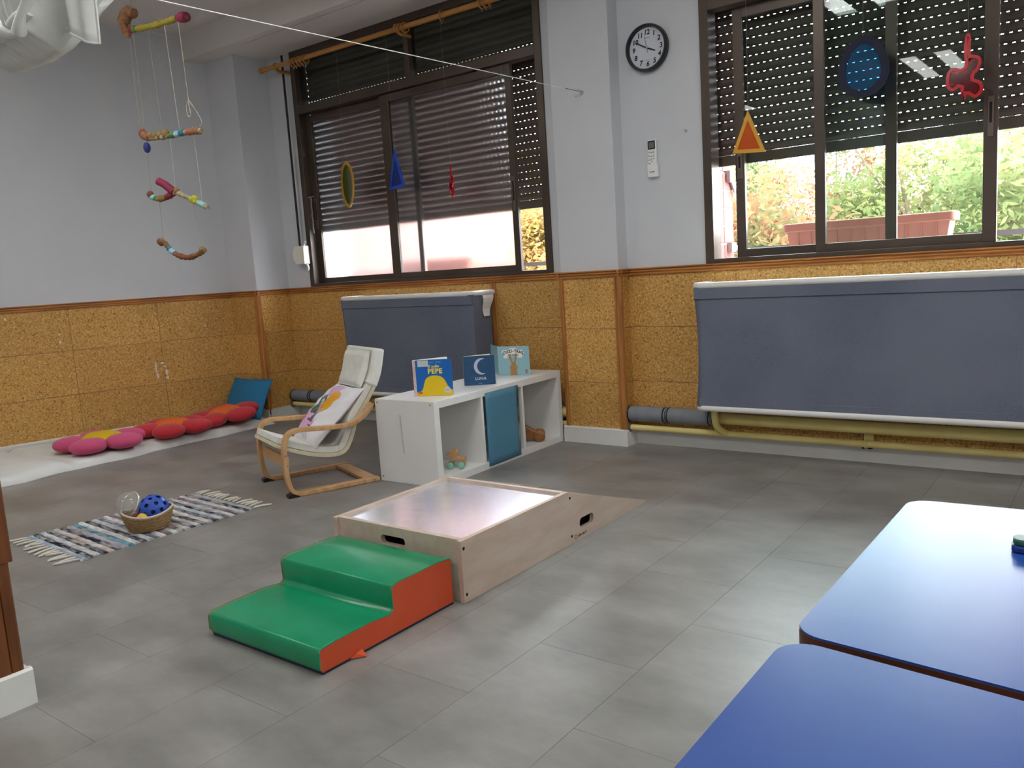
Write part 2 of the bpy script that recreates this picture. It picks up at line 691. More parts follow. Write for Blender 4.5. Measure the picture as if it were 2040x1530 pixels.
# ---- floor: slab and tiles 61 x 30.5 cm
floor = obj('floor', MB().box(-8.0, 3.4, -3.8, 4.4, -0.12, -0.004), mat('floor_joint', '#7a756e', 0.7), kind='structure')
TL, TW = 0.61, 0.305
g, ch = 0.00018, 0.0003
tm = MB()
vs = [(g, g, -0.004), (TW - g, g, -0.004), (TW - g, TL - g, -0.004), (g, TL - g, -0.004),
      (g + ch, g + ch, 0), (TW - g - ch, g + ch, 0), (TW - g - ch, TL - g - ch, 0), (g + ch, TL - g - ch, 0)]
tm.add(vs, [(0, 3, 2, 1), (4, 5, 6, 7), (0, 1, 5, 4), (1, 2, 6, 5), (2, 3, 7, 6), (3, 0, 4, 7)])
tile_me = tm.mesh('vinyl_tile')
tile_me.materials.append(M_floor)
ix0, iy0 = -0.9606, 2.0136
cnt = 0
far_tiles = MB()
for i in range(-18, 8):
    for j in range(-8, 5):
        x = ix0 + i * TW
        y = iy0 + j * TL + (TL / 2 if (i % 2) == 1 else 0)
        if y > 4.06 or y + TL < -3.7 or x > 3.3:
            continue
        seen = y + TL > 0.25 and x < 0.75 and x > -6.3 and (y > 0.3 * 0 + 0.2) and x + 1.35 * y > -2.6 - 0.6
        if seen and cnt < 298:
            o = bpy.data.objects.new('tile', tile_me)
            COL.objects.link(o)
            o.parent = floor
            o.location = (x, y, 0)
            cnt += 1
        else:
            far_tiles.add([(a + x, b_ + y, c) for a, b_, c in vs], [(0, 3, 2, 1), (4, 5, 6, 7), (0, 1, 5, 4), (1, 2, 6, 5), (2, 3, 7, 6), (3, 0, 4, 7)])
obj('tile_surround', far_tiles, M_floor, floor, kind='stuff')

# ---- walls
W1 = (-4.91, -2.73)
W2 = (-1.775, -0.25)
ZS = 0.978                     # window sill level
ZT = 2.655                     # top of the windows (under the beam)
wb = MB()
for x0, x1, z0, z1 in ((-8.0, 3.4, -0.1, ZS), (-8.0, 3.4, ZT, 3.0), (-8.0, W1[0], ZS, ZT), (W1[1], W2[0], ZS, ZT), (W2[1], 3.4, ZS, ZT)):
    wb.box(x0, x1, D, 4.40, z0, z1)
wall_back = obj('wall_back', wb, M_wall, kind='structure')
wall_pillar = obj('wall_pillar', MB().box(-2.615, -2.240, 3.948, D + 0.01, 0, 2.66), M_wall, kind='structure', bevel=0.004)
wall_column = obj('wall_column', MB().box(-5.75, -5.180, 3.760, D + 0.01, 0, 2.66), M_wall, kind='structure', bevel=0.004)
wall_left = obj('wall_left', MB().box(-8.3, 0.3, 0.0, 0.12, 0, ZC + 0.1), M_wall, loc=WALL_C, rot=(0, 0, LA), kind='structure')
wall_right = obj('wall_right', MB().box(3.2, 3.35, -3.8, D + 0.1, 0, ZC + 0.1), M_wall, kind='structure')
wall_front = obj('wall_front', MB().box(-8.2, 3.35, -3.75, -3.6, 0, ZC + 0.1), M_wall, kind='structure')
wall_partition = obj('wall_partition', MB().box(-2.36, -2.222, -1.6, 0.790, 0, ZC + 0.05), M_wall, kind='structure')

ceiling = obj('ceiling', MB().box(-8.2, 3.4, -3.8, 3.64, ZC, ZC + 0.15), M_ceil, kind='structure')
bm_ = MB().box(-8.0, -4.94, 3.605, 4.06, 2.652, 2.95).box(-4.94, 3.4, 3.605, 3.672, 2.652, 2.95).box(-4.94, 3.4, 3.677, 4.06, 2.652, 2.95)
obj('beam', bm_, M_ceil, ceiling)
obj('beam_joint', MB().box(-4.94, 3.4, 3.668, 3.68, 2.667, 2.70), M_dark, ceiling)


# ---- dado: cork panels, rail, baseboard
PANEL = {}


def panel_mesh(L, H):
    k = (round(L, 3), round(H, 3))
    if k not in PANEL:
        q, c = 0.0004, 0.0012
        v = [(q, 0, q), (L - q, 0, q), (L - q, 0, H - q), (q, 0, H - q), (q + c, -0.006, q + c), (L - q - c, -0.006, q + c), (L - q - c, -0.006, H - q - c), (q + c, -0.006, H - q - c)]
        mm = MB().add(v, [(0, 1, 2, 3), (7, 6, 5, 4), (0, 4, 5, 1), (1, 5, 6, 2), (2, 6, 7, 3), (3, 7, 4, 0)])
        me = mm.mesh('cork_panel')
        me.materials.append(M_cork)
        PANEL[k] = me
    return PANEL[k]


ROWS = ((0.05, 0.352), (0.352, 0.655), (0.655, 0.945))


def dado(parent, loc, rz, joints, local_parent=False):
    """joints: sorted positions along local x; local -y faces the room"""
    rot = Matrix.Rotation(rz, 3, 'Z')
    for a, b_ in zip(joints[:-1], joints[1:]):
        for z0, z1 in ROWS:
            p = bpy.data.objects.new('cork_panel', panel_mesh(b_ - a, z1 - z0))
            COL.objects.link(p)
            p.parent = parent
            if local_parent:
                p.location = (a, 0, z0)
            else:
                p.location = Vector(loc) + rot @ Vector((a, 0, z0))
                p.rotation_euler = (0, 0, rz)


RAIL = [(0.0, 0.938), (-0.014, 0.938), (-0.018, 0.942), (-0.018, 0.948), (-0.012, 0.951), (-0.012, 0.953), (-0.020, 0.957),
        (-0.020, 0.963), (-0.014, 0.966), (-0.014, 0.968), (-0.025, 0.971), (-0.025, 0.977), (0.0, 0.977)]
TRIM = [0]


def rail(loc, rz, x0, x1):
    TRIM[0] += 1
    return obj('trim_%d' % TRIM[0], MB().prism(RAIL, x0, x1, 'x'), M_dado, loc=loc, rot=(0, 0, rz), kind='structure')


def upright(loc, rz, x0, x1, z0=0.05, z1=0.94, d=0.014):
    """vertical pine corner strip"""
    TRIM[0] += 1
    mb = MB().prism([(x0, 0), (x0, -d + 0.003), (x0 + 0.004, -d), ((x0 + x1) / 2 - 0.002, -d), ((x0 + x1) / 2, -d + 0.004), ((x0 + x1) / 2 + 0.002, -d), (x1 - 0.004, -d), (x1, -d + 0.003), (x1, 0)], z0, z1, 'z')
    return obj('trim_%d' % TRIM[0], mb, M_dadov, loc=loc, rot=(0, 0, rz), kind='structure')


def skirting(name, loc, rz, x0, x1, h=0.088, d=0.016):
    mb = MB().prism([(0, 0.0), (-d, 0.0), (-d, h - 0.006), (-d + 0.006, h), (0, h)], x0, x1, 'x')
    return obj(name, mb, M_trimwhite, loc=loc, rot=(0, 0, rz), kind='structure')


wl = (0, D, 0)
dado(wall_back, wl, 0, [-5.18, -5.01, -4.40, -3.79, -3.18, -2.615])
dado(wall_back, wl, 0, [-2.24, -1.618, -1.007, -0.397, 0.214, 0.824, 1.434, 2.044, 2.654, 3.2])
dado(wall_pillar, (0, 3.948, 0), 0, [-2.615, -2.24])
dado(wall_pillar, (-2.24, 0, 0), PI / 2, [3.942, 4.048])
dado(wall_column, (0, 3.76, 0), 0, [-5.56, -5.18])
dado(wall_column, (-5.18, 0, 0), PI / 2, [3.754, 4.048])
dado(wall_left, None, LA, [-3.87, -3.26, -2.65, -2.04, -1.43, -0.85, -0.295], True)
dado(wall_partition, (-2.222, 0, 0), PI / 2, [-1.09, -0.48, 0.13, 0.735])
rail(wl, 0, -5.18, -2.60)
rail(wl, 0, -2.25, 3.2)
rail((0, 3.948, 0), 0, -2.64, -2.215)
rail((-2.24, 0, 0), PI / 2, 3.924, 4.05)
rail((-2.615, 0, 0), -PI / 2, -4.05, -3.924)
rail((0, 3.76, 0), 0, -5.56, -5.155)
rail((-5.18, 0, 0), PI / 2, 3.736, 4.05)
rail(WALL_C, LA, -8.2, -0.29)
rail((-2.222, 0, 0), PI / 2, -1.6, 0.79)
upright((0, 3.942, 0), 0, -2.618, -2.596)
upright((0, 3.942, 0), 0, -2.262, -2.234)
upright((-2.234, 0, 0), PI / 2, 3.930, 3.956)
upright((0, 3.754, 0), 0, -5.204, -5.170)
upright((-5.174, 0, 0), PI / 2, 3.742, 3.776)
upright((0, D - 0.006, 0), 0, -3.205, -3.165, 0.09, 0.94, 0.010)
M_shadepine = mat('shade_tinted_pine', '#7a4722', 0.4, noise=(9, '#57300f', 0.8, 5), stretch=(4, 4, 0.35))  # partition strips: same pine, with the shade on that face put into the colour
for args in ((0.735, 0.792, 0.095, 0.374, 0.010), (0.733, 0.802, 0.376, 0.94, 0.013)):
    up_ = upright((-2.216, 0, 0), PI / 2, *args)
    up_.data.materials[0] = M_shadepine
skirting('baseboard_back', (0, D - 0.006, 0), 0, -5.18, -2.60)
skirting('baseboard_back', (0, D - 0.006, 0), 0, -2.25, 3.2)
skirting('baseboard_pillar', (0, 3.942, 0), 0, -2.633, -2.234, 0.094, 0.02)
skirting('baseboard_pillar', (-2.234, 0, 0), PI / 2, 3.922, 4.05, 0.094, 0.02)
skirting('baseboard_column', (-5.174, 0, 0), PI / 2, 3.76, 4.05)
skirting('baseboard_column', (0, 3.754, 0), 0, -5.56, -5.16)
skirting('baseboard_left', WALL_C + Matrix.Rotation(LA, 3, 'Z') @ Vector((0, -0.006, 0)), LA, -8.2, -0.29, 0.075)
skirting('baseboard_partition', (-2.216, 0, 0), PI / 2, -1.6, 0.808, 0.095, 0.018)
skirting('baseboard_partition', (0, 0.790, 0), PI, 2.216, 2.36, 0.095, 0.018)
# bare patches where something was torn off the cork (marks that stay put)
M_patch = mat('bare_plaster_patch', '#d8d4cc', 0.8)
pm = MB()
random.seed(5)
for s, z, w, h in ((-0.905, 0.470, 0.012, 0.10), (-0.90, 0.41, 0.02, 0.04), (-0.86, 0.50, 0.028, 0.018), (-0.845, 0.475, 0.03, 0.012), (-0.835, 0.43, 0.02, 0.045), (-0.833, 0.39, 0.022, 0.028),
                   (-1.80, 0.90, 0.016, 0.02), (-1.50, 0.77, 0.012, 0.012), (-1.50, 0.72, 0.014, 0.02), (-0.52, 0.74, 0.014, 0.01), (-0.45, 0.90, 0.006, 0.006), (-0.40, 0.885, 0.007, 0.007)):
    pts = [(s + w / 2 * math.cos(a) * random.uniform(.75, 1.1), z + h / 2 * math.sin(a) * random.uniform(.8, 1.1)) for a in [2 * PI * k / 9 for k in range(9)]]
    pm.prism(pts, -0.0068, -0.005, 'y')
obj('bare_patch', pm, M_patch, wall_left, kind='stuff')


# ---- windows
def win(n, x0, x1, sashes, mullion, clear_upper=True):
    w = struct('window_%d' % n)
    f = MB()
    fy0, fy1 = D - 0.012, D + 0.085
    f.box(x0, x0 + 0.046, fy0, fy1, ZS, ZT)
    f.box(x1 - 0.046, x1, fy0, fy1, ZS, ZT)
    f.box(x0 + 0.046, x1 - 0.046, fy0, fy1, ZS, ZS + 0.022)
    f.box(x0 + 0.046, x1 - 0.046, fy0, fy1, ZT - 0.05, ZT)
    obj('outer_frame', f, M_bronze, w, bevel=0.002)
    obj('transom', MB().box(x0 + 0.046, x1 - 0.046, fy0, fy1 - 0.02, 2.214, 2.270), M_bronze, w, bevel=0.002)
    obj('mullion', MB().box(mullion - 0.02, mullion + 0.02, fy0 + 0.006, fy1 - 0.02, 2.270, ZT - 0.05), M_bronze, w, bevel=0.002)
    for a, b_ in ((x0 + 0.046, mullion - 0.02), (mullion + 0.02, x1 - 0.046)):
        obj('upper_pane', MB().box(a, b_, D + 0.03, D + 0.035, 2.270, ZT - 0.05), M_glass, w)
    for (sx0, sl, sx1, sr, yy, gm, rail_h) in sashes:
        zb, zt = ZS + 0.022, 2.206
        s = MB().box(sx0, sx0 + sl, yy, yy + 0.024, zb, zt).box(sx1 - sr, sx1, yy, yy + 0.024, zb, zt)
        s.box(sx0 + sl, sx1 - sr, yy, yy + 0.024, zb, zb + rail_h).box(sx0 + sl, sx1 - sr, yy, yy + 0.024, zt - 0.048, zt)
        so = obj('sash', s, M_bronze, w, bevel=0.002)
        obj('pane', MB().box(sx0 + sl, sx1 - sr, yy + 0.010, yy + 0.015, zb + rail_h, zt - 0.048), gm, so)
    return w


def latch(w, x, yy, z0, z1):
    for s in [c for c in w.children if c.name.startswith('sash')]:
        pass
    l = obj('latch', MB().box(x - 0.012, x + 0.012, yy - 0.006, yy, z0, z1), mat('latch_metal', '#6b5f55', 0.4, metal=0.4), w, bevel=0.002)
    obj('slot', MB().box(x - 0.005, x + 0.005, yy - 0.0068, yy - 0.005, z0 + 0.10 * (z1 - z0) + 0.04, z1 - 0.025), M_dark, l)


y_in, y_out = D + 0.006, D + 0.048
w1 = win(1, W1[0], W1[1], [(-4.864, 0.056, -3.795, 0.040, y_out, M_frost, 0.038), (-4.058, 0.078, -2.968, 0.044, y_in, M_frost, 0.038)], -3.77)
w2 = win(2, W2[0], W2[1], [(-1.628, 0.048, -0.875, 0.048, y_out, M_glass, 0.040), (-1.225, 0.048, -0.476, 0.053, y_in, M_glass, 0.040)], -1.01)
latch(w1, -2.990, y_in, 1.36, 1.56)
latch(w1, -4.835, y_out, 1.40, 1.62)
latch(w2, -0.502, y_in, 1.435, 1.60)
latch(w2, -1.604, y_out, 1.39, 1.525)


# ---- roller shutters (perforated slats)
def slat_mesh(L, off, shut=False, gap=0.0041):
    prof = [(0.0, 0.0), (-0.006, 0.007), (-0.0085, 0.018), (-0.006, 0.031), (0.0, 0.0432 - gap), (0.004, 0.0432 - gap), (0.004, 0.0)]
    s = MB().prism(prof, 0, L, 'x')
    x = off
    hole, pitch = 0.0110, 0.0315
    last = 0.0
    while x + hole < L - 0.02 and not shut:
        s.box(last, x, 0.0, 0.003, 0.036, 0.0432)
        last = x + hole
        x += pitch
    s.box(last, L, 0.0, 0.003, 0.036, 0.0432)
    me = s.mesh('slat')
    me.materials.append(M_shutter)
    return me


def shutter(x0, x1, zb, yy, label, gap=0.0041):
    t = thing('roller_shutter', label, 'shutter', ((x0 + x1) / 2, yy, zb))
    L = x1 - x0
    tight = slat_mesh(L, 0.01, True)
    ms = [slat_mesh(L, q, False, gap) for q in (0.012, 0.024, 0.004)]
    obj('bottom_rail', MB().box(-L / 2, L / 2, -0.005, 0.008, 0, 0.052), M_shutter, t, bevel=0.003)
    z = 0.053
    k = 0
    while z + zb < ZT - 0.02:
        o = bpy.data.objects.new('slat', tight if z + zb > 2.29 else ms[(k * 2 + k // 3) % 3])
        COL.objects.link(o)
        o.parent = t
        o.location = (-L / 2, 0, z)
        z += 0.0428
        k += 1
    for sx in (-1, 1):
        obj('guide_rail', MB().box(sx * (L / 2 + 0.004) - 0.014, sx * (L / 2 + 0.004) + 0.014, -0.03, -0.012, ZS + 0.01 - zb, ZT - 0.01 - zb), M_bronze, t)
    return t


shutter(-4.905, -2.735, 1.372, D + 0.135, 'brown perforated roller shutter pulled most of the way down behind the frosted window', 0.0034)
shutter(-1.770, -0.255, 1.470, D + 0.135, 'brown perforated roller shutter half lowered behind the clear window with trees below it')

# brick reveal beside window 2 (outside)
M_brick = mat('pink_brick', '#84504a', 0.85, noise=(60, '#764640', 0.7), rnd=0.06, bump=(120, 0.2, 0.003))
obj('mortar', MB().box(W2[0] - 0.001, W2[0] + 0.004, 4.22, 4.40, ZS, 1.62), mat('mortar', '#94877f', 0.9), wall_back)
bk = MB().box(0, 0.010, 0, 0.125, 0, 0.083).mesh('brick')
bk.materials.append(M_brick)
for r in range(7):
    for yb in (4.145, 4.275):
        o = bpy.data.objects.new('brick', bk)
        COL.objects.link(o)
        o.parent = wall_back
        o.location = (W2[0] - 0.001, yb, ZS + 0.01 + r * 0.094)
        md = None
ab = obj('awning_support', MB().tube([(0, 0, 0), (0.0, 0.12, -0.13)], 0.014, 8).box(-0.01, 0.012, -0.03, 0.03, -0.03, 0.03), mat('grey_metal', '#9d9a98', 0.4, metal=0.5), loc=(-1.752, 4.34, 1.43))
tag(ab, 'grey metal awning arm on the brick reveal outside the clear window', 'bracket')
ab2 = obj('awning_bracket', MB().box(-0.012, 0.012, -0.03, 0.03, -0.03, 0.02).tube([(0, 0, 0), (0.06, 0.10, -0.03)], 0.012, 8), MATS['grey_metal'], loc=(-1.752, 4.34, 1.06))
tag(ab2, 'small bolted grey bracket low on the brick reveal outside the clear window', 'bracket')

# outside: sill ledge, brick wing, ground
M_wing, t, out = new_nodes('brick_wing')
b = t.nodes.new('ShaderNodeBsdfPrincipled')
b.inputs['Roughness'].default_value = 0.9
bt = t.nodes.new('ShaderNodeTexBrick')
bt.inputs['Color1'].default_value = lin('#633a34')
bt.inputs['Color2'].default_value = lin('#5a322c')
bt.inputs['Mortar'].default_value = lin('#72645e')
bt.inputs['Scale'].default_value = 1.0
bt.inputs['Mortar Size'].default_value = 0.011
bt.inputs['Brick Width'].default_value = 0.25
bt.inputs['Row Height'].default_value = 0.094
geo = t.nodes.new('ShaderNodeNewGeometry')
sx_ = t.nodes.new('ShaderNodeSeparateXYZ')
cx_ = t.nodes.new('ShaderNodeCombineXYZ')
t.links.new(geo.outputs['Position'], sx_.inputs[0])
t.links.new(sx_.outputs['Y'], cx_.inputs['X'])
t.links.new(sx_.outputs['Z'], cx_.inputs['Y'])
t.links.new(cx_.outputs[0], bt.inputs['Vector'])
t.links.new(bt.outputs['Color'], b.inputs['Base Color'])
t.links.new(b.outputs[0], out.inputs[0])
obj('wall_wing', MB().box(-6.2, -5.55, 4.40, 7.42, -4, 6), M_wing, kind='structure')
obj('ground', MB().box(-60, 40, 4.6, 70, -4.3, -4.0), mat('ground_outside', '#8a8a70', 0.9, noise=(0.8, '#6f7a4c', 0.8)), kind='structure')
obj('ledge', MB().box(-5.55, 2.0, 4.40, 4.85, 0.55, 0.70), mat('concrete_ledge', '#b9b3ac', 0.9), kind='structure')

# ================================================================== OUTSIDE THINGS
M_rail = mat('dark_railing_paint', '#3a3233', 0.4)
t = thing('railing', 'dark metal balcony railing outside the windows', 'railing', (-1.8, 4.76, 0.70))
obj('top_bar', MB().box(-3.7, 3.4, -0.018, 0.018, 0.325, 0.352), M_rail, t)
obj('bottom_bar', MB().box(-3.7, 3.4, -0.012, 0.012, 0.06, 0.08), M_rail, t)
for k in range(15):
    obj('baluster', MB().box(-3.6 + k * 0.48 - 0.01, -3.6 + k * 0.48 + 0.01, -0.01, 0.01, 0.0, 0.325), M_rail, t)

M_terra = mat('terracotta_plastic', '#8a4e3d', 0.6, noise=(12, '#7e4535', 0.6))


def planter(loc, L, label, h=0.19):
    t = thing('flower_trough', label, 'planter', loc)
    w = 0.085
    k = 0.045
    mb = MB()
    # tapered trough with real hollow
    o = [(-L / 2 + k, -w + 0.02, 0), (L / 2 - k, -w + 0.02, 0), (L / 2 - k, w - 0.02, 0), (-L / 2 + k, w - 0.02, 0)]
    p = [(-L / 2 + 0.02, -w + 0.004, h - 0.04), (L / 2 - 0.02, -w + 0.004, h - 0.04), (L / 2 - 0.02, w - 0.004, h - 0.04), (-L / 2 + 0.02, w - 0.004, h - 0.04)]
    mb.add(o + p, [(0, 3, 2, 1), (0, 1, 5, 4), (1, 2, 6, 5), (2, 3, 7, 6), (3, 0, 4, 7)])
    obj('trough', mb, M_terra, t)
    rm = plate(rounded_rect(-L / 2, L / 2, -w - 0.006, w + 0.006, 0.02), [rounded_rect(-L / 2 + 0.016, L / 2 - 0.016, -w + 0.012, w - 0.012, 0.012)], 0.045, lambda a, b_, d: (a, b_, h - 0.045 + d))
    obj('rim', rm, M_terra, t, bevel=0.006)
    for i in range(11):
        x = -L / 2 + 0.08 + i * (L - 0.16) / 10
        obj('rib', MB().box(x - 0.004, x + 0.004, -w + 0.004, -w + 0.020, 0.01, h - 0.045), M_terra, t)
    obj('soil', MB().box(-L / 2 + 0.03, L / 2 - 0.03, -w + 0.014, w - 0.014, h - 0.07, h - 0.055), mat('soil', '#4a3a2c', 0.95), t, kind='stuff')
    return t


planter((-1.118, 4.595, 0.968), 0.83, 'long terracotta flower trough on the ledge outside the clear window')
planter((-4.12, 4.60, 0.93), 0.78, 'flower trough seen blurred through the frosted window')
for (xx, zz, lab) in ((-1.118, 0.968, 'dark bracket holding the trough outside the clear window'), (-4.12, 0.93, 'dark bracket holding the trough behind the frosted window')):
    t = thing('trough_bracket', lab, 'bracket', (xx, 4.595, zz), group='trough brackets')
    for s in (-0.28, 0.28):
        obj('strap', MB().box(s - 0.012, s + 0.012, -0.08, 0.16, -0.012, -0.001), M_rail, t)
        obj('prop', MB().box(s - 0.012, s + 0.012, -0.05, -0.03, 0.70 - zz, -0.012), M_rail, t)

M_bark = mat('tree_bark', '#6a5846', 0.9, noise=(14, '#4f4234', 0.8))
LEAF = {
    'yellow': leaf_mat('yellow_leaves', '#957a28', '#b59234', '#bb8538'),
    'green': leaf_mat('green_leaves', '#506232', '#748246', '#9a9a5c'),
    'lime': leaf_mat('yellow_green_leaves', '#66753c', '#90924c', '#a89c56'),
    'orange': leaf_mat('orange_leaves', '#7b8048', '#b07648', '#b4623c'),
}


def tree(x, y, z_mid, rx, rz, kind, n, label, seed, leaf=0.062):
    rd = random.Random(seed)
    t = thing('tree', label, 'tree', (x, y, -4.0), group='trees outside the windows')
    trunk = MB()
    H = z_mid + 4.0
    pts = [(0, 0, 0), (rd.uniform(-.1, .1), rd.uniform(-.1, .1), H * 0.35), (rd.uniform(-.2, .2), rd.uniform(-.2, .2), H * 0.8), (rd.uniform(-.3, .3), rd.uniform(-.3, .3), H + rz * 0.7)]
    trunk.tube(smooth_path(pts, 5), [0.14 - 0.12 * k / 15 for k in range(16)], 8)
    tips = []
    for k in range(26):
        z0 = H * rd.uniform(0.72, 1.02) + rd.uniform(-0.2, 0.4) * rz
        a = rd.uniform(0, 2 * PI)
        rr = rx * rd.uniform(.5, 1.0)
        e_ = (math.cos(a) * rr, math.sin(a) * rr, min(max(z0 + rd.uniform(-.1, .9) * rz, H - rz), H + rz))
        md_ = (e_[0] * .45, e_[1] * .45, z0 + (e_[2] - z0) * .3)
        trunk.tube(smooth_path([(0, 0, z0 - 0.2), md_, e_], 3), [0.035, 0.03, 0.025, 0.02, 0.015, 0.012, 0.008], 5)
        tips.append(e_)
        tips.append(md_)
    obj('trunk', trunk, M_bark, t)
    mb = MB()
    clumps = []
    for k in range(70):
        if k < len(tips):
            c = tips[k]
        else:
            a, b_ = rd.uniform(0, 2 * PI), rd.uniform(-1, 1)
            q = rd.uniform(.45, 1.0)
            s_ = math.sqrt(1 - b_ * b_)
            c = (rx * q * s_ * math.cos(a), rx * q * s_ * math.sin(a), H + rz * q * b_)
        clumps.append(c)
    vs, fs = [], []
    for k in range(int(n * 2.3)):
        c = clumps[rd.randrange(len(clumps))]
        sg = 0.21 if leaf < 0.1 else 0.4
        p = Vector((rd.gauss(c[0], sg), rd.gauss(c[1], sg), rd.gauss(c[2], sg * .8)))
        u = Vector((rd.gauss(0, 1), rd.gauss(0, 1), rd.gauss(0, .6))).normalized()
        w = u.orthogonal().normalized()
        w = (Matrix.Rotation(rd.uniform(0, 6.28), 3, u) @ w)
        l = leaf * rd.uniform(.6, 1.25)
        i = len(vs)
        vs += [p - u * l, p - w * l * .42, p + u * l, p + w * l * .42]
        fs.append((i, i + 1, i + 2, i + 3))
    me = bpy.data.meshes.new('crown')
    me.from_pydata([tuple(v) for v in vs], [], fs)
    me.materials.append(LEAF[kind])
    obj('crown', me, None, t, kind='stuff')
    return t


tree(-4.05, 10.2, 0.75, 1.15, 1.35, 'orange', 5200, 'tree with orange and green leaves seen at the left of the clear window', 11)
tree(-2.55, 13.4, 1.1, 1.35, 1.75, 'lime', 6000, 'yellow-green tree seen through the middle of the clear window', 12)
tree(-0.75, 10.4, 0.70, 1.25, 1.40, 'green', 6500, 'green tree seen at the right end of the clear window', 13)
tree(-5.9, 13.6, 0.9, 1.4, 2.0, 'green', 5500, 'green tree standing behind the orange tree outside', 14)
tree(-4.9, 17.6, 1.0, 1.7, 2.1, 'orange', 6500, 'pale orange tree behind the yellow-green tree outside', 15)
tree(1.2, 14.8, 1.0, 1.6, 1.7, 'lime', 6000, 'tall yellow-green tree behind the green one at the right outside', 16)
tree(-9.3, 12.6, 1.1, 1.6, 2.2, 'yellow', 8000, 'golden yellow tree seen through the open gap of the frosted window', 17)
tree(-9.7, 18.0, 1.2, 1.6, 2.3, 'yellow', 4000, 'small yellow tree outside the frosted panes', 18)
tree(-12.8, 16.6, 1.2, 1.8, 2.4, 'orange', 5000, 'orange tree behind the golden yellow one outside', 19)
tree(-1.3, 18.6, 1.2, 1.6, 2.2, 'green', 5500, 'distant green tree farthest from the clear window', 20)
tree(-7.9, 25.5, 0.2, 2.6, 2.6, 'green', 4200, 'broad tree in the far row, behind the orange trees outside', 21, 0.13)
tree(-1.9, 24.5, 0.2, 2.6, 2.5, 'lime', 4200, 'broad tree in the far row, behind the middle of the clear window', 22, 0.13)
tree(-17.0, 24.5, 0.2, 2.8, 2.8, 'yellow', 4200, 'broad golden tree in the far row, behind the open gap of the frosted window', 23, 0.13)

# ================================================================== CEILING LIGHTS
M_lamphouse = mat('lamp_housing_white', '#e6e6e4', 0.4)


def ceiling_light(x, y, label):
    t = thing('ceiling_light', label, 'ceiling light', (x, y, ZC), group='twin strip ceiling lights')
    hb = MB().box(-0.26, 0.26, -0.68, 0.68, -0.014, -0.001)
    obj('housing', hb, M_lamphouse, t)
    for s in (-1, 1):
        fr = plate(rounded_rect(s * 0.152 - 0.085, s * 0.152 + 0.085, -0.665, 0.665, 0.004, 1), [rounded_rect(s * 0.152 - 0.074, s * 0.152 + 0.074, -0.65, 0.65, 0.003, 1)], 0.022, lambda a, b_, d: (a, b_, -0.036 + d))
        obj('frame', fr, M_lamphouse, t)
        obj('diffuser', MB().box(s * 0.152 - 0.074, s * 0.152 + 0.074, -0.65, 0.65, -0.030, -0.018), M_lamp, t)
    return t


for x, y, lab in ((-1.683, 1.90, 'twin strip ceiling light nearest the clear window'), (-1.683, -1.53, 'twin strip ceiling light behind the viewer, mirrored in the clear window'),
                  (-4.05, 1.30, 'twin strip ceiling light at the cushion end of the room'), (-4.05, -1.53, 'twin strip ceiling light at the far left behind the partition'),
                  (0.68, 1.90, 'twin strip ceiling light above the blue tables'), (0.68, -1.53, 'twin strip ceiling light behind the blue tables'),
                  (2.45, 1.90, 'twin strip ceiling light nearest the right wall'), (2.45, -1.53, 'twin strip ceiling light in the right rear corner')):
    ceiling_light(x, y, lab)

# ================================================================== RADIATORS AND PIPES
def radiator(x0, x1, z0, z1, yf, label, torn=False):
    yb = 4.035
    t = thing('radiator', label, 'radiator', ((x0 + x1) / 2, yb, z0))
    L = x1 - x0
    H = z1 - z0
    dp = yb - yf
    for k in range(int(L / 0.12)):
        x = -L / 2 + 0.08 + k * (L - 0.16) / max(1, int(L / 0.12) - 1)
        if k % 3 == 0 or True:
            pass
    obj('body', MB().box(-L / 2 + 0.02, L / 2 - 0.02, -dp + 0.02, -0.03, 0.03, H - 0.03), M_white, t)
    for s in (-0.35, 0.35):
        obj('wall_bracket', MB().box(s * L - 0.02, s * L + 0.02, -0.04, -0.005, 0.12, H - 0.12), M_white, t)

    # canvas stretched over the front, wrapping the right-hand end
    def cov(u, v):
        per = L + dp - 0.03
        s = u * per
        wob = 0.004 * math.sin(v * PI) * math.sin(u * 9) - 0.010 * math.sin(PI * v)
        z = 0.022 + v * (H - 0.046)
        if s <= L:
            return (-L / 2 + s + (0.014 * math.sin(PI * v) * (1 if s < 0.02 else 0)), -dp - 0.006 + (0.006 * math.sin(v * PI) + wob * 0.2), z)
        return (L / 2 + 0.006 - 0.004 * math.sin(PI * v), -dp - 0.004 + (s - L), z)
    c = obj('canvas_cover', MB().grid(cov, 60, 16), M_denim, t, smooth=True)
    md = c.modifiers.new('thickness', 'SOLIDIFY')
    md.thickness = 0.003
    obj('hem', MB().box(-L / 2 + 0.002, L / 2 + 0.007, -dp - 0.011, -dp - 0.005, H - 0.082, H - 0.024), M_denim, t, bevel=0.002)
    obj('hem', MB().box(-L / 2 + 0.010, L / 2 + 0.007, -dp - 0.010, -dp - 0.005, 0.020, 0.062), M_denim, t, bevel=0.002)
    r = 0.017
    for name, z in (('top_rail', H - r), ('bottom_rail', r)):
        path = [(-L / 2, -0.01, z), (-L / 2, -dp + 0.03, z), (-L / 2 + 0.01, -dp + 0.006, z), (-L / 2 + 0.035, -dp, z), (L / 2 - 0.035, -dp, z), (L / 2 - 0.01, -dp + 0.006, z), (L / 2, -dp + 0.03, z), (L / 2, -0.01, z)]
        obj(name, MB().tube(path, r, 10), M_trimwhite, t, smooth=True)
    if torn:
        obj('taped_corner', MB().grid(lambda u, v: (L / 2 + 0.012 + 0.006 * math.sin(7 * v), -0.13 + 0.11 * u * (1 - 0.5 * v), H - 0.03 - 0.13 * v), 4, 6), M_sheet, t, label='loose white tape at the top right corner')
    return t


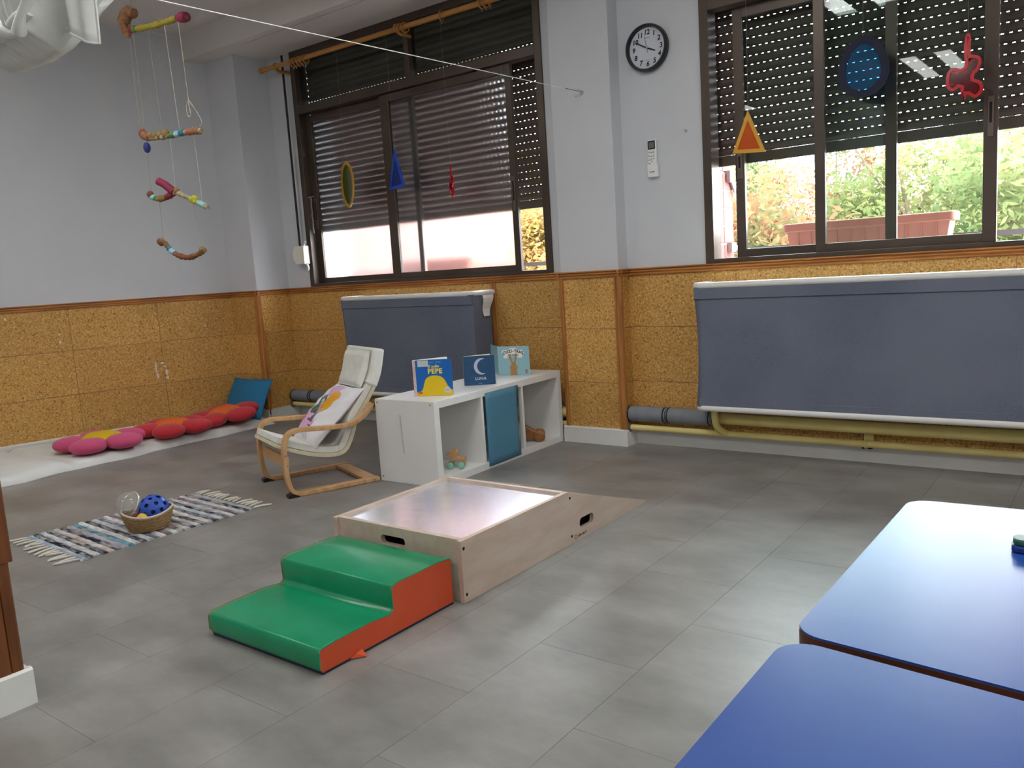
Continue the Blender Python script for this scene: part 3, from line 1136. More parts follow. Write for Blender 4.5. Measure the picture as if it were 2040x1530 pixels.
radiator(-4.335, -3.175, 0.225, 0.900, 3.820, 'shorter radiator in a slate-blue canvas cover with white rails, under the frosted window', True)
radiator(-1.745, 0.33, 0.245, 0.890, 3.820, 'longer radiator in a slate-blue canvas cover with white rails, under the clear window')


def pipes(x0, x1, sleeves, elbow, zt, zn, lab_t, lab_n, brackets=()):
    yy = 3.975
    t = thing('heating_pipe', lab_t, 'pipe', (x0, yy, zt))
    obj('tube', MB().tube([(0, 0, 0), (x1 - x0, 0, 0)], 0.029, 14), M_yellowpipe, t, smooth=True)
    for a, b_ in sleeves:
        n = 6
        prof = [(0.029, a - x0), (0.040, a - x0), (0.0425, a - x0 + 0.012), (0.0425, b_ - x0 - 0.012), (0.040, b_ - x0), (0.029, b_ - x0)]
        obj('foam_sleeve', MB().lathe(prof, 18, axis='x'), M_foam, t, smooth=True)
        obj('cable_tie', MB().lathe([(0.040, a - x0 + 0.006), (0.0445, a - x0 + 0.007), (0.0445, a - x0 + 0.013), (0.040, a - x0 + 0.014)], 18, axis='x'), M_black, t)
        obj('cable_tie', MB().lathe([(0.040, b_ - x0 - 0.014), (0.0445, b_ - x0 - 0.013), (0.0445, b_ - x0 - 0.007), (0.040, b_ - x0 - 0.006)], 18, axis='x'), M_black, t)
    if elbow is not None:
        e_ = elbow - x0
        pth = smooth_path([(e_, -0.075, 0.09), (e_, -0.075, 0.03), (e_ + 0.004, -0.065, -0.025), (e_ + 0.02, -0.035, -0.058), (e_ + 0.04, -0.012, zn - zt)], 6)
        obj('radiator_elbow', MB().tube(pth, 0.018, 12), M_yellowpipe, t, smooth=True)
    t2 = thing('return_pipe', lab_n, 'pipe', (x0, yy - 0.012, zn))
    obj('tube', MB().tube([(0, 0, 0), (x1 - x0, 0, 0)], 0.0165, 12), M_yellowpipe, t2, smooth=True)
    obj('end_collar', MB().lathe([(0.017, 0.002), (0.026, 0.004), (0.026, 0.02), (0.017, 0.024)], 14, axis='x'), mat('collar_metal', '#6d6a66', 0.4, metal=0.6), t2, smooth=True)
    for xb in brackets:
        br = MB().box(xb - x0 - 0.022, xb - x0 + 0.022, 0.045, 0.065, -0.01, 0.075)
        obj('bracket_plate', br, M_yellowpipe, t2, bevel=0.002)
        obj('pipe_clip', MB().lathe([(0.0165, xb - x0 - 0.008), (0.021, xb - x0 - 0.006), (0.021, xb - x0 + 0.006), (0.0165, xb - x0 + 0.008)], 14, axis='x'), M_yellowpipe, t2)
        obj('clip_foot', MB().box(xb - x0 - 0.022, xb - x0 + 0.022, 0.01, 0.055, -0.026, -0.021), M_dark, t2)
    return t


pipes(-2.232, 3.1, [(-2.225, -1.995), (-1.99, -1.735), (-1.732, -1.700)], -1.690, 0.180, 0.104, 'thick cream-yellow heating pipe with grey foam sleeves, right of the pillar', 'thin cream-yellow return pipe along the baseboard right of the pillar', (-0.975,))
pipes(-5.160, -2.62, [(-5.15, -4.93), (-4.925, -4.72), (-4.715, -4.45), (-2.72, -2.66)], -4.28, 0.165, 0.098, 'thick heating pipe with grey foam sleeves, under the frosted window', 'thin cream-yellow pipe with chipped paint beside the blue cushion')

# ================================================================== CURTAIN ROD AND RINGS
M_rod = mat('honey_wood', '#b8813f', 0.4, noise=(8, '#a06c2f', 0.7), stretch=(0.5, 4, 4))
t = thing('curtain_rod', 'honey-coloured wooden curtain rod above the frosted window', 'curtain rod', (-3.8, 3.934, 2.545))
obj('pole', MB().tube([(-1.27, 0, 0.0), (1.6, 0, -0.014)], 0.0165, 14), M_rod, t, smooth=True)
obj('finial', MB().lathe([(0.0, -1.315), (0.014, -1.312), (0.021, -1.298), (0.021, -1.285), (0.017, -1.275), (0.0165, -1.262)], 14, axis='x'), M_rod, t, smooth=True)
for s in (-1.13, 0.075, 1.4):
    k = obj('bracket', MB().lathe([(0.019, s - 0.014), (0.024, s - 0.010), (0.024, s + 0.010), (0.019, s + 0.014)], 14, axis='x').tube([(s, 0.0, -0.02), (s, 0.03, -0.03), (s, 0.118, -0.03)], 0.012, 8), M_rod, t, smooth=True)
rm_ = MB().tube([(0.0, 0.028 * math.cos(2 * PI * k / 20), 0.028 * math.sin(2 * PI * k / 20)) for k in range(20)], 0.0048, 8, closed=True).mesh('ring')
rm_.materials.append(M_rod)
for p in rm_.polygons:
    p.use_smooth = True
ey = MB().tube([(0.0, 0.005 * math.cos(2 * PI * k / 10), -0.038 + 0.006 * math.sin(2 * PI * k / 10)) for k in range(10)], 0.0012, 5, closed=True).mesh('screw_eye')
ey.materials.append(M_steel)
rd = random.Random(3)
RINGS = ((-4.735, 'outermost of the five rings bunched at the left end of the rod'), (-4.705, 'second ring from the rod end in the left bunch of five'), (-4.668, 'middle ring in the left bunch of five on the rod'),
         (-4.635, 'fourth ring from the rod end in the left bunch of five'), (-4.600, 'innermost of the five rings bunched at the left end of the rod'),
         (-3.690, 'ring touching the middle bracket of the rod on its right side'), (-3.655, 'ring hanging just right of the one that touches the middle bracket'),
         (-3.355, 'single ring hanging alone between the bracket and the right bunch'),
         (-3.045, 'left ring in the right bunch of three on the rod'), (-3.015, 'middle ring in the right bunch of three on the rod'), (-2.985, 'right ring in the right bunch of three on the rod'))
for x, lab in RINGS:
    t = thing('curtain_ring', 'wooden curtain ring, ' + lab, 'curtain ring', (x, 3.934, 2.545 - 0.0115 - 0.002), group='wooden curtain rings', rot=(0, 0, rd.uniform(-0.35, 0.35)))
    o = bpy.data.objects.new('ring', rm_)
    COL.objects.link(o)
    o.parent = t
    o = bpy.data.objects.new('screw_eye', ey)
    COL.objects.link(o)
    o.parent = t

# ---- shutter strap, winder, chain
M_cream = mat('cream_plastic', '#e4e1d6', 0.4)
t = thing('strap_winder', 'cream octagonal shutter strap winder with dark strap, left of the frosted window', 'shutter winder', (-4.945, D - 0.02, 1.215))
oc = [(-0.058, -0.03), (-0.03, -0.066), (0.066, -0.066), (0.066, 0.066), (-0.03, 0.066), (-0.058, 0.03)]
obj('case', MB().prism(oc, -0.055, -0.004, 'y'), M_cream, t, bevel=0.003)
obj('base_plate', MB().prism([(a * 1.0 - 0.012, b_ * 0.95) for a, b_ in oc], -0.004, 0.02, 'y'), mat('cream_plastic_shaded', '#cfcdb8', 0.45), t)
obj('hook', MB().tube([(0.06, -0.035, -0.062), (0.078, -0.035, -0.08), (0.082, -0.035, -0.10), (0.075, -0.035, -0.112)], 0.008, 8), M_cream, t, smooth=True)
obj('hook', MB().tube([(0.05, -0.03, 0.066), (0.058, -0.03, 0.09), (0.07, -0.03, 0.095)], 0.006, 8), M_cream, t, smooth=True)
obj('strap', MB().box(-0.012, 0.010, -0.028, -0.025, 0.066, 1.42), mat('dark_strap', '#2a2625', 0.8), t)
t = thing('hanging_chain', 'thin steel chain hanging from a nail on the left frame of the frosted window', 'chain', (-4.795, D - 0.025, 1.62))
obj('nail', MB().tube([(-0.03, -0.002, 0.004), (0.03, -0.002, 0.004)], 0.003, 6), M_steel, t)
ch = MB()
for k in range(22):
    c = Vector((0.002 * math.sin(k), -0.004, -0.008 - k * 0.0115))
    rx_, ry_ = (0.004, 0.0) if k % 2 else (0.0012, 0.004)
    ch.tube([c + Vector((rx_ * math.cos(2 * PI * q / 8), ry_ * math.cos(2 * PI * q / 8), 0.0075 * math.sin(2 * PI * q / 8))) for q in range(8)], 0.0012, 4, closed=True)
obj('links', ch, M_steel, t, kind='stuff')

# ================================================================== CLOCK, REMOTE, HOOKS
M_clockface = mat('clock_face', '#c9ccd6', 0.5)
M_print = mat('black_print', '#101218', 0.6)
t = thing('wall_clock', 'round black-rimmed wall clock with serif numerals showing ten to four', 'clock', (-2.060, D, 2.103))
R_ = 0.119
obj('rim', MB().lathe([(R_ - 0.002, -0.002), (R_, -0.006), (R_, -0.030), (R_ - 0.004, -0.040), (R_ - 0.012, -0.040), (R_ - 0.016, -0.030), (R_ - 0.016, -0.016)], 48, axis='y', cap=False), M_black, t, smooth=True)
obj('dial', MB().lathe([(0, -0.010), (R_ - 0.010, -0.010), (R_ - 0.010, -0.016), (0, -0.016)], 48, axis='y'), M_clockface, t)
for h in range(1, 13):
    a = 2 * PI * h / 12
    text('numeral', str(h), 0.034, (0.0785 * math.sin(a), -0.0168, 0.0785 * math.cos(a) - 0.001), (PI / 2, 0, 0), M_print, t, 0.0003, shear=0.12, bold=0.0010)


def hand(nm, deg, l, tail, w, y, m_):
    a = math.radians(deg)
    d = Vector((math.sin(a), 0, math.cos(a)))
    n = Vector((math.cos(a), 0, -math.sin(a)))
    q = [d * -tail + n * w, d * -tail - n * w, d * l - n * w * .8, d * l + n * w * .8]
    vs = [(p.x, y, p.z) for p in q] + [(p.x, y - 0.0012, p.z) for p in q]
    obj(nm, MB().add(vs, [(0, 1, 2, 3), (4, 7, 6, 5), (0, 4, 5, 1), (1, 5, 6, 2), (2, 6, 7, 3), (3, 7, 4, 0)]), m_, t)


hand('hour_hand', 114, 0.050, 0.006, 0.0042, -0.0180, M_print)
hand('minute_hand', 300, 0.070, 0.008, 0.0032, -0.0200, M_print)
hand('second_hand', 350, 0.062, 0.026, 0.0008, -0.0220, M_print)
obj('hub', MB().lathe([(0.005, -0.0165), (0.005, -0.0235), (0, -0.0240)], 12, axis='y'), M_steel, t, smooth=True)
obj('dial_print', MB().box(-0.016, 0.018, -0.0166, -0.0158, 0.050, 0.0525).box(-0.010, 0.012, -0.0166, -0.0158, -0.0605, -0.0590), mat('grey_print', '#7d8090', 0.6), t, label='small grey printed lines on the dial')

t = thing('remote_control', 'white remote control with dark screen in its wall holder below the clock', 'remote control', (-2.054, D, 1.547))
obj('holder', MB().box(-0.030, 0.030, -0.026, -0.001, -0.100, -0.030), M_white, t, bevel=0.006)
obj('body', MB().box(-0.0245, 0.0245, -0.024, -0.003, -0.088, 0.091), M_white, t, bevel=0.004)
obj('screen_frame', MB().box(-0.021, 0.021, -0.0252, -0.023, 0.044, 0.087), M_black, t)
obj('screen', MB().box(-0.0145, 0.0145, -0.0258, -0.024, 0.050, 0.080), mat('lcd_grey', '#5d6664', 0.3), t)
for (a, b_) in ((-0.014, 0.030), (-0.002, 0.028), (0.011, 0.032), (0.011, 0.024), (-0.015, 0.010), (-0.002, 0.008), (0.012, 0.009), (-0.002, -0.006), (0.012, -0.005), (-0.014, -0.010), (-0.001, -0.018), (-0.013, -0.028)):
    obj('button', MB().box(a - 0.0035, a + 0.0035, -0.0278, -0.024, b_ - 0.002, b_ + 0.002), mat('button_grey', '#9a9c9e', 0.5), t)
obj('maker_mark', MB().box(-0.015, 0.014, -0.0278, -0.0255, -0.074, -0.0705), mat('dark_grey_print', '#4a4a4e', 0.6), t)
sh = thing('screw_hook', 'small bare screw hook in the wall between the clock and the clear window', 'hook', (-1.866, D, 1.66))
obj('shank', MB().tube([(0, 0.002, 0), (0, -0.018, 0), (0, -0.024, 0.006), (0, -0.022, 0.012)], 0.0025, 6), M_steel, sh)
obj('rosette', MB().lathe([(0.007, 0.0), (0.006, -0.003), (0.0, -0.004)], 12, axis='y'), M_steel, sh)

# taut white line from the partition to the pillar
M_line = mat('white_cord', '#f2f2f0', 0.6)
A_ = Vector((-2.216, 0.775, 1.815))
B_ = Vector((-2.412, 3.946, 1.931))
t = thing('taut_cord', 'white cord stretched across the room to a hook on the pillar', 'cord', tuple(B_))
dv_ = A_ - B_
obj('line', MB().tube([Vector((0, -0.035, 0.002)) + dv_ * 0.0, Vector((0, -0.035, 0.002)) + dv_ * 0.045], 0.0016, 6), M_black, t, label='black sleeve at the pillar end')
obj('line', MB().tube([dv_ * 0.05 + Vector((0, -0.03, 0)), dv_ * 0.995], 0.0017, 6), M_line, t)
obj('hook', MB().tube([(0, 0.004, 0.004), (0, -0.03, 0.004), (0.004, -0.042, 0.010), (0, -0.046, 0.0)], 0.004, 8).lathe([(0.012, 0.002), (0.010, -0.004), (0, -0.006)], 12, axis='y'), M_steel, t, smooth=True)
obj('wall_eye', MB().lathe([(0.010, 0.0), (0.008, 0.008), (0.0, 0.010)], 12, axis='x', center=(dv_.x - 0.006, dv_.y, dv_.z)), M_steel, t)
sc = obj('wall_screw', MB().lathe([(0.006, 0.002), (0.005, -0.004), (0, -0.005)], 10, axis='y'), M_steel, loc=(-2.452, 3.948, 1.918))
tag(sc, 'tiny screw in the pillar just left of the cord hook', 'screw')

# ================================================================== SUNCATCHERS
def tinted(name, h, h2, body):
    return see_through(name, h, 0.12, 1.45, body=body, bodyhex=h2)


M_thread = mat('clear_thread', '#9a9a98', 0.4)


def ring_band(pts, w):
    """inner outline moved w towards the inside"""
    n = len(pts)
    out_ = []
    for i in range(n):
        a, b_, c = Vector(pts[i - 1]), Vector(pts[i]), Vector(pts[(i + 1) % n])
        d1, d2 = (b_ - a).normalized(), (c - b_).normalized()
        n1, n2 = Vector((-d1.y, d1.x)), Vector((-d2.y, d2.x))
        nn = (n1 + n2)
        nn = nn.normalized() if nn.length > 1e-6 else n1
        k = w / max(0.35, nn.dot(n1))
        out_.append(tuple(b_ + nn * k))
    return out_


def ccw(pts):
    a = sum(pts[i][0] * pts[(i + 1) % len(pts)][1] - pts[(i + 1) % len(pts)][0] * pts[i][1] for i in range(len(pts)))
    return pts if a > 0 else pts[::-1]


def suncatcher(name, pts, w, loc, rz, label, mf, mm, hang_z, top):
    pts = ccw(pts)
    t = thing(name, label, 'suncatcher', loc, rz)
    inner = ring_band(pts, w)
    to3 = lambda a, b_, d: (a, d - 0.004, b_)
    obj('rim', plate(pts, [inner], 0.008, to3), mf, t)
    mem = ring_band(pts, w * 0.5)
    obj('film', plate(mem, [], 0.001, lambda a, b_, d: (a, d - 0.0005, b_)), mm, t)
    obj('thread', MB().tube([(top[0], 0, top[1]), (top[0], 0, hang_z - loc[2])], 0.0006, 4), M_thread, t)
    return t


M_yrim = see_through('amber_acetate', '#d49a1c', 0.15, 1.45, body=0.75, bodyhex='#d8a52a')
M_ymem = see_through('olive_film', '#7f8d1f', 0.1, 1.45, body=0.25, bodyhex='#8b9a2a')
M_brim = see_through('blue_acetate', '#1c50d0', 0.15, 1.45, body=0.8, bodyhex='#1f55d6')
M_bmem = see_through('deep_blue_film', '#123a9c', 0.1, 1.45, body=0.45, bodyhex='#163fa6')
M_rrim = see_through('red_acetate', '#c8202c', 0.15, 1.45, body=0.8, bodyhex='#d2222e')
M_rmem = see_through('dark_red_film', '#a01a2a', 0.1, 1.45, body=0.35, bodyhex='#8c1824')
M_nrim = mat('navy_card', '#0d1230', 0.7)
M_tmem = see_through('petrol_blue_film', '#6fa6d4', 0.04, 1.05, body=0.22, bodyhex='#5a93b8')
M_orim = mat('mustard_card', '#d29a22', 0.5)
M_omem = see_through('orange_film', '#e0701c', 0.1, 1.45, body=0.7, bodyhex='#d8641a')

suncatcher('oval_suncatcher', [(0.142 * (1 + 0.04 * math.sin(a)) * math.cos(a), 0.154 * math.sin(a)) for a in [2 * PI * k / 36 for k in range(36)]], 0.022, (-4.312, 3.950, 1.655), math.radians(-26),
           'yellow-rimmed olive oval suncatcher turned edgewise before the frosted window', M_yrim, M_ymem, 2.53, (0, 0.15))
suncatcher('triangle_suncatcher', [(-0.098, -0.115), (0.098, -0.115), (0.002, 0.135)], 0.020, (-3.846, 3.950, 1.695), math.radians(-16),
           'blue triangle suncatcher hanging before the frosted window', M_brim, M_bmem, 2.53, (0.002, 0.12))
CL = [(425, 215), (462, 240), (472, 320), (470, 450), (472, 590), (520, 598), (575, 615), (625, 660), (640, 720), (632, 780), (590, 880), (545, 910), (522, 960), (525, 1000), (570, 1025), (620, 1050), (655, 1100), (670, 1160),
      (665, 1240), (610, 1300), (545, 1335), (490, 1300), (440, 1255), (410, 1250), (400, 1320), (375, 1400), (340, 1380), (325, 1320), (315, 1250), (320, 1125), (285, 1110), (240, 1145), (190, 1165), (135, 1135), (95, 1080), (80, 1000),
      (85, 900), (105, 820), (140, 780), (175, 755), (235, 760), (290, 790), (330, 800), (370, 770), (385, 700), (370, 600), (362, 500), (365, 400), (378, 300), (392, 240)]
KS = 0.00197 / 8.5
CLm = [((x - 375) * KS, (808 - y) * KS) for x, y in CL]
suncatcher('clover_suncatcher', [(a * 1.0, b_ * 0.75) for a, b_ in CLm], 0.013, (-3.383, 3.950, 1.568), math.radians(-38),
           'small red suncatcher seen almost edge-on before the frosted window', M_rrim, M_rmem, 2.53, (0.01, 0.08))
suncatcher('triangle_suncatcher', [(-0.080, -0.093), (0.078, -0.104), (-0.002, 0.098)], 0.0165, (-1.497, 3.950, 1.592), math.radians(4),
           'mustard-rimmed orange triangle suncatcher before the clear window', M_orim, M_omem, 2.65, (0.0, 0.085))
egg = []
for k in range(40):
    a = 2 * PI * k / 40
    egg.append((0.104 * math.cos(a) * (1 - 0.14 * math.sin(a)), 0.129 * math.sin(a)))
suncatcher('egg_suncatcher', egg, 0.030, (-0.978, 3.950, 1.790), math.radians(2), 'navy egg-shaped ring with blue film before the clear window', M_nrim, M_tmem, 2.65, (0.0, 0.12))
suncatcher('clover_suncatcher', CLm, 0.0125, (-0.585, 3.950, 1.706), math.radians(0), 'larger red clover-shaped suncatcher before the clear window', M_rrim, M_rmem, 2.65, (0.011, 0.12))

# ================================================================== STICK MOBILE
M_string = mat('natural_string', '#a99d84', 0.9)
M_string_l = mat('pale_string', '#d8d0ba', 0.9)
M_stick = mat('stick_bark', '#9a6f4a', 0.85, noise=(60, '#6f4c30', 0.8))
M_stick2 = mat('pale_stick', '#b9aa8a', 0.85, noise=(60, '#8f7f60', 0.8))
PAINT = {k: mat('paint_' + k, h, 0.7, noise=(70, h2, 0.7)) for k, h, h2 in (('yellow', '#a3962f', '#8c7f2a'), ('crimson', '#8e2a4a', '#8a2445'), ('green', '#5f8f52', '#466f3e'), ('teal', '#3c8f96', '#2d6f78'),
                                                                          ('salmon', '#a06a50', '#a8654a'), ('lime', '#cfcf45', '#b3b335'), ('aqua', '#9fd6cf', '#86c2bd'), ('sky', '#a8cde0', '#8fb8d0'), ('red', '#8f2f36', '#8a252d'), ('rust', '#86553a', '#8a4c2f'), ('straw', '#93774a', '#94733d'), ('blue', '#2c3a7e', '#20307a'), ('slate', '#5c6a70', '#48555c'))}
MY = 2.62


def P2(X, Z, dy=0.0):
    return Vector((X, MY + dy, Z))


def stick(pts, r, segs, tips, label, mbase):
    """painted stick: pts through world points; segs = (start, end, paint, radius factor); tips add knots"""
    t = thing('painted_stick', label, 'stick', tuple(pts[0]))
    o0 = pts[0]
    path = [Vector(p) - o0 for p in pts]
    sp = [Vector(q) for q in smooth_path(path, 10)]
    n = len(sp) - 1
    rr = [r * (1 + 0.14 * math.sin(k * 1.7) + 0.1 * math.sin(k * 0.6)) for k in range(n + 1)]
    obj('branch', MB().tube(sp, rr, 10), mbase, t, smooth=True)
    for a, b_, c, f in segs:
        i0, i1 = int(a * n), max(int(b_ * n), int(a * n) + 1)
        obj('wrapping', MB().tube(sp[i0:i1 + 1], [x * f for x in rr[i0:i1 + 1]], 10), PAINT[c], t, smooth=True)
    for q, rad, c in tips:
        obj('knot', MB().ball(sp[int(q * n)] + Vector((0, -0.004, rad * 0.4)), rad * 0.78, rad * 0.62, rad * 0.7, 10, 7), PAINT[c] if c in PAINT else mbase, t, smooth=True)
    return t


def string(nm, a, b_, pale, label, group):
    o = obj(nm, MB().tube([Vector((0, 0, 0)), Vector(b_) - Vector(a)], 0.0012 if pale else 0.0010, 5), M_string_l if pale else M_string, loc=tuple(a))
    tag(o, label, 'string', group)
    return o


# (X, Z) taken on the plane Y = 2.62
s1 = stick([P2(-4.545, 2.440), P2(-4.50, 2.462), P2(-4.42, 2.450), P2(-4.30, 2.437), P2(-4.15, 2.425), P2(-4.03, 2.420), P2(-3.955, 2.408)], 0.0135,
           [(0.02, 0.14, 'salmon', 1.25), (0.17, 0.24, 'red', 1.35), (0.25, 0.29, 'green', 1.35), (0.3, 0.82, 'yellow', 1.15), (0.84, 1.0, 'crimson', 1.75)], [(0.05, 0.03, 'rust'), (0.62, 0.022, 'straw'), (0.4, 0.018, 'straw')],
           'topmost mobile stick wrapped in yellow with a crimson end', M_stick)
obj('bark_curl', MB().tube(smooth_path([(0.005, 0, 0.01), (0.0, -0.01, 0.06), (0.04, 0, 0.115), (0.085, 0.01, 0.10)], 6), [0.022] * 7 + [0.034] * 7 + [0.028] * 5, 9), M_stick, s1, smooth=True)
s2 = stick([P2(-4.515, 1.905), P2(-4.44, 1.872), P2(-4.34, 1.858), P2(-4.22, 1.852), P2(-4.10, 1.850), P2(-4.0, 1.840), P2(-3.93, 1.836)], 0.0135,
           [(0.0, 0.08, 'slate', 1.3), (0.08, 0.17, 'salmon', 1.7), (0.48, 0.56, 'green', 1.2), (0.57, 0.63, 'sky', 1.15), (0.63, 0.69, 'teal', 1.3), (0.72, 0.94, 'salmon', 1.2)],
           [(0.2, 0.03, 'straw'), (0.27, 0.026, 'straw'), (0.36, 0.03, 'straw'), (0.44, 0.034, 'straw'), (0.06, 0.03, 'rust'), (0.86, 0.02, 'straw')], 'second mobile stick from the top with string knots and a loose bow', M_stick2)
obj('blue_bead', MB().ball((0.055, -0.01, -0.085), 0.02, 0.02, 0.03, 10, 8), PAINT['blue'], s2, smooth=True)
bow = []
obj('bow', MB().tube(smooth_path([(0.485, 0, 0.10), (0.465, 0.0, 0.06), (0.475, 0, 0.02), (0.50, 0, 0.03), (0.488, 0, 0.10), (0.53, 0, 0.06), (0.57, 0, 0.01), (0.59, 0, -0.03), (0.55, 0, -0.05), (0.50, 0, -0.04)], 6), 0.0016, 5), M_string_l, s2)
s3 = stick([P2(-4.500, 1.555), P2(-4.42, 1.533), P2(-4.33, 1.535), P2(-4.24, 1.548), P2(-4.13, 1.510), P2(-4.05, 1.480), P2(-3.955, 1.440)], 0.0135,
           [(0.04, 0.10, 'aqua', 1.15), (0.10, 0.15, 'green', 1.15), (0.17, 0.30, 'straw', 1.2), (0.33, 0.48, 'red', 1.2), (0.74, 0.84, 'lime', 1.3), (0.88, 0.95, 'aqua', 1.15)], [(0.02, 0.03, 'rust'), (0.52, 0.026, 'straw'), (0.80, 0.028, 'lime')],
           'third mobile stick with a crimson stub and a lime and mint end', M_stick2)
obj('stub', MB().tube([(0.24, 0, 0.0), (0.19, -0.02, 0.045), (0.155, -0.035, 0.066)], 0.022, 10), PAINT['crimson'], s3, smooth=True)
s4 = stick([P2(-4.455, 1.285), P2(-4.42, 1.290), P2(-4.37, 1.250), P2(-4.30, 1.212), P2(-4.20, 1.192), P2(-4.11, 1.200), P2(-4.03, 1.222)], 0.0135,
           [(0.30, 0.37, 'teal', 1.15), (0.37, 0.46, 'sky', 1.1), (0.5, 0.82, 'rust', 1.08)], [(0.03, 0.028, 'rust'), (0.12, 0.022, 'straw'), (0.95, 0.024, 'straw')], 'lowest mobile stick, short, dark and curved like a smile', M_stick)
GS = 'strings of the stick mobile'
ctop = Vector((-4.33, MY, ZC))
string('mobile_string', P2(-4.50, 2.54), ctop + Vector((-0.02, 0, 0)), False, 'left string from the topmost stick up to the ceiling', GS)
string('mobile_string', P2(-4.225, 2.455), ctop + Vector((0.02, 0, 0)), False, 'right string from the topmost stick up to the ceiling', GS)
string('mobile_string', P2(-4.525, 1.915), P2(-4.515, 2.425), False, 'outer left string between the first and second sticks', GS)
string('mobile_string', P2(-4.475, 1.905), P2(-4.475, 2.440), False, 'inner left string between the first and second sticks', GS)
string('mobile_string', P2(-4.30, 1.870), P2(-4.33, 2.430), False, 'faint middle string between the first and second sticks', GS)
string('mobile_string', P2(-4.135, 1.868), P2(-4.165, 2.415), True, 'pale middle string between the first and second sticks', GS)
string('mobile_string', P2(-4.02, 1.935), P2(-4.035, 2.410), True, 'pale right string ending in the bow on the second stick', GS)
string('mobile_string', P2(-4.490, 1.565), P2(-4.475, 1.855), False, 'left string between the second and third sticks', GS)
string('mobile_string', P2(-4.24, 1.570), P2(-4.235, 1.845), True, 'pale middle string between the second and third sticks', GS)
string('mobile_string', P2(-4.00, 1.475), P2(-4.01, 1.830), True, 'pale right string between the second and third sticks', GS)
string('mobile_string', P2(-4.425, 1.300), P2(-4.415, 1.520), False, 'left string between the third and lowest sticks', GS)
string('mobile_string', P2(-4.05, 1.230), P2(-4.09, 1.480), False, 'right string between the third and lowest sticks', GS)

# ================================================================== WHITE HANGING CLOTH (top left)
M_gauze = mat('white_gauze', '#eceeea', 0.9, spec=0.1, noise=(14, '#dfe2de', 0.5))
M_gauze.node_tree.nodes['Principled BSDF'].inputs['Subsurface Weight'].default_value = 0.0
t = thing('hanging_cloth', 'white gauzy cloth looped up near the ceiling above the floor mat', 'cloth', (-3.475, 1.66, ZC))


def swag(u, v):
    # u across the swag (right edge = 1), v from the lower lip to the top
    lip_z = -0.880 + 0.10 * max(0, (0.30 - u) / 0.30) ** 2 + 0.22 * max(0, (u - 0.80) / 0.20) ** 2.4
    side = max(0, (u - 0.86) / 0.14)
    x = -0.46 + 0.71 * u
    z = lip_z + (-0.02 - lip_z) * v
    pleat = 0.5 + 0.5 * math.sin(u * 70 + 3.0 * v + 1.5 * math.sin(u * 9))
    fold = 0.016 * pleat + 0.007 * math.sin(u * 131 + 6 * v) + 0.028 * math.sin(u * 13 + 1.0)
    under = (1 - min(1, v / 0.10)) ** 1.6
    y = -0.13 - 0.03 * math.sin(min(1, v * 2) * PI) + fold * min(1, 0.3 + v * 5) + 0.12 * under + 0.14 * side ** 2
    return (x + 0.02 * math.sin(v * 9 + u * 3) * v, y, z)


c = obj('swag', MB().grid(swag, 190, 46), M_gauze, t, smooth=True)
md = c.modifiers.new('thickness', 'SOLIDIFY')
md.thickness = 0.002


def under(u, v):
    p = swag(0.02 + 0.96 * u, 0.0)
    return (p[0], p[1] + 0.20 * v, p[2] + 0.01 * math.sin(u * 40) * v + 0.30 * v ** 2)


c = obj('inner_fold', MB().grid(under, 80, 10), M_gauze, t, smooth=True)
for k_, (q0, q1, dz_) in enumerate(((0.05, 0.97, 0.045), (0.0, 0.9, 0.085))):
    rope = []
    for k in range(30):
        u = q0 + (q1 - q0) * k / 29
        p = Vector(swag(u, 0.0))
        rope.append((p.x, -0.150 + 0.012 * math.sin(k * .9), p.z + dz_ + 0.03 * math.sin(PI * k / 29) + 0.008 * math.sin(k * 1.7)))
    obj('twisted_fold', MB().tube(rope, [0.022 + 0.006 * math.sin(k * 1.1 + k_) for k in range(30)], 10), M_gauze, t, smooth=True)


def tail(u, v):
    x = 0.19 + 0.215 * u - 0.03 * v * u
    z = -0.865 + 0.035 * math.sin(u * 4.2 + 0.6) * (1 - v) + 0.02 * (1 - u) + 0.90 * v
    y = -0.02 + 0.030 * math.sin(u * 7 + 1.5 * v) + 0.012 * math.sin(u * 19 + v)
    return (x, y, z)


c = obj('tail', MB().grid(tail, 40, 24), M_gauze, t, smooth=True)
md = c.modifiers.new('thickness', 'SOLIDIFY')
md.thickness = 0.002
obj('tail_hem', MB().tube([tail(k / 24, 0) for k in range(25)] + [tail(1, k / 12) for k in range(1, 13)], 0.005, 6), M_gauze, t, smooth=True)

# ================================================================== SHELF UNIT (three compartments in a row)
SH = 0.417
t = thing('shelf_unit', 'low white three-compartment shelf unit standing at a right angle to the window wall', 'shelf', (-2.625, 2.82, 0), 1.59)
SHELF = t
LX, LY = 1.115, 0.39
obj('top_panel', MB().box(0.038, LX - 0.038, 0, LY, SH - 0.036, SH), M_white, t, bevel=0.0015)
obj('bottom_panel', MB().box(0.038, LX - 0.038, 0, LY, 0.0, 0.036), M_white, t, bevel=0.0015)
sp_ = obj('side_panel', MB().box(0.0, 0.038, 0, LY, 0.0, SH), M_white, t, bevel=0.0015)
obj('side_panel', MB().box(LX - 0.038, LX, 0, LY, 0.0, SH), M_white, t, bevel=0.0015)
for x in (0.371, 0.728):
    obj('divider', MB().box(x - 0.008, x + 0.008, 0.002, LY - 0.01, 0.036, SH - 0.036), M_white, t, bevel=0.001)
obj('back_panel', MB().box(0.038, LX - 0.038, LY - 0.012, LY - 0.006, 0.036, SH - 0.036), M_white, t)
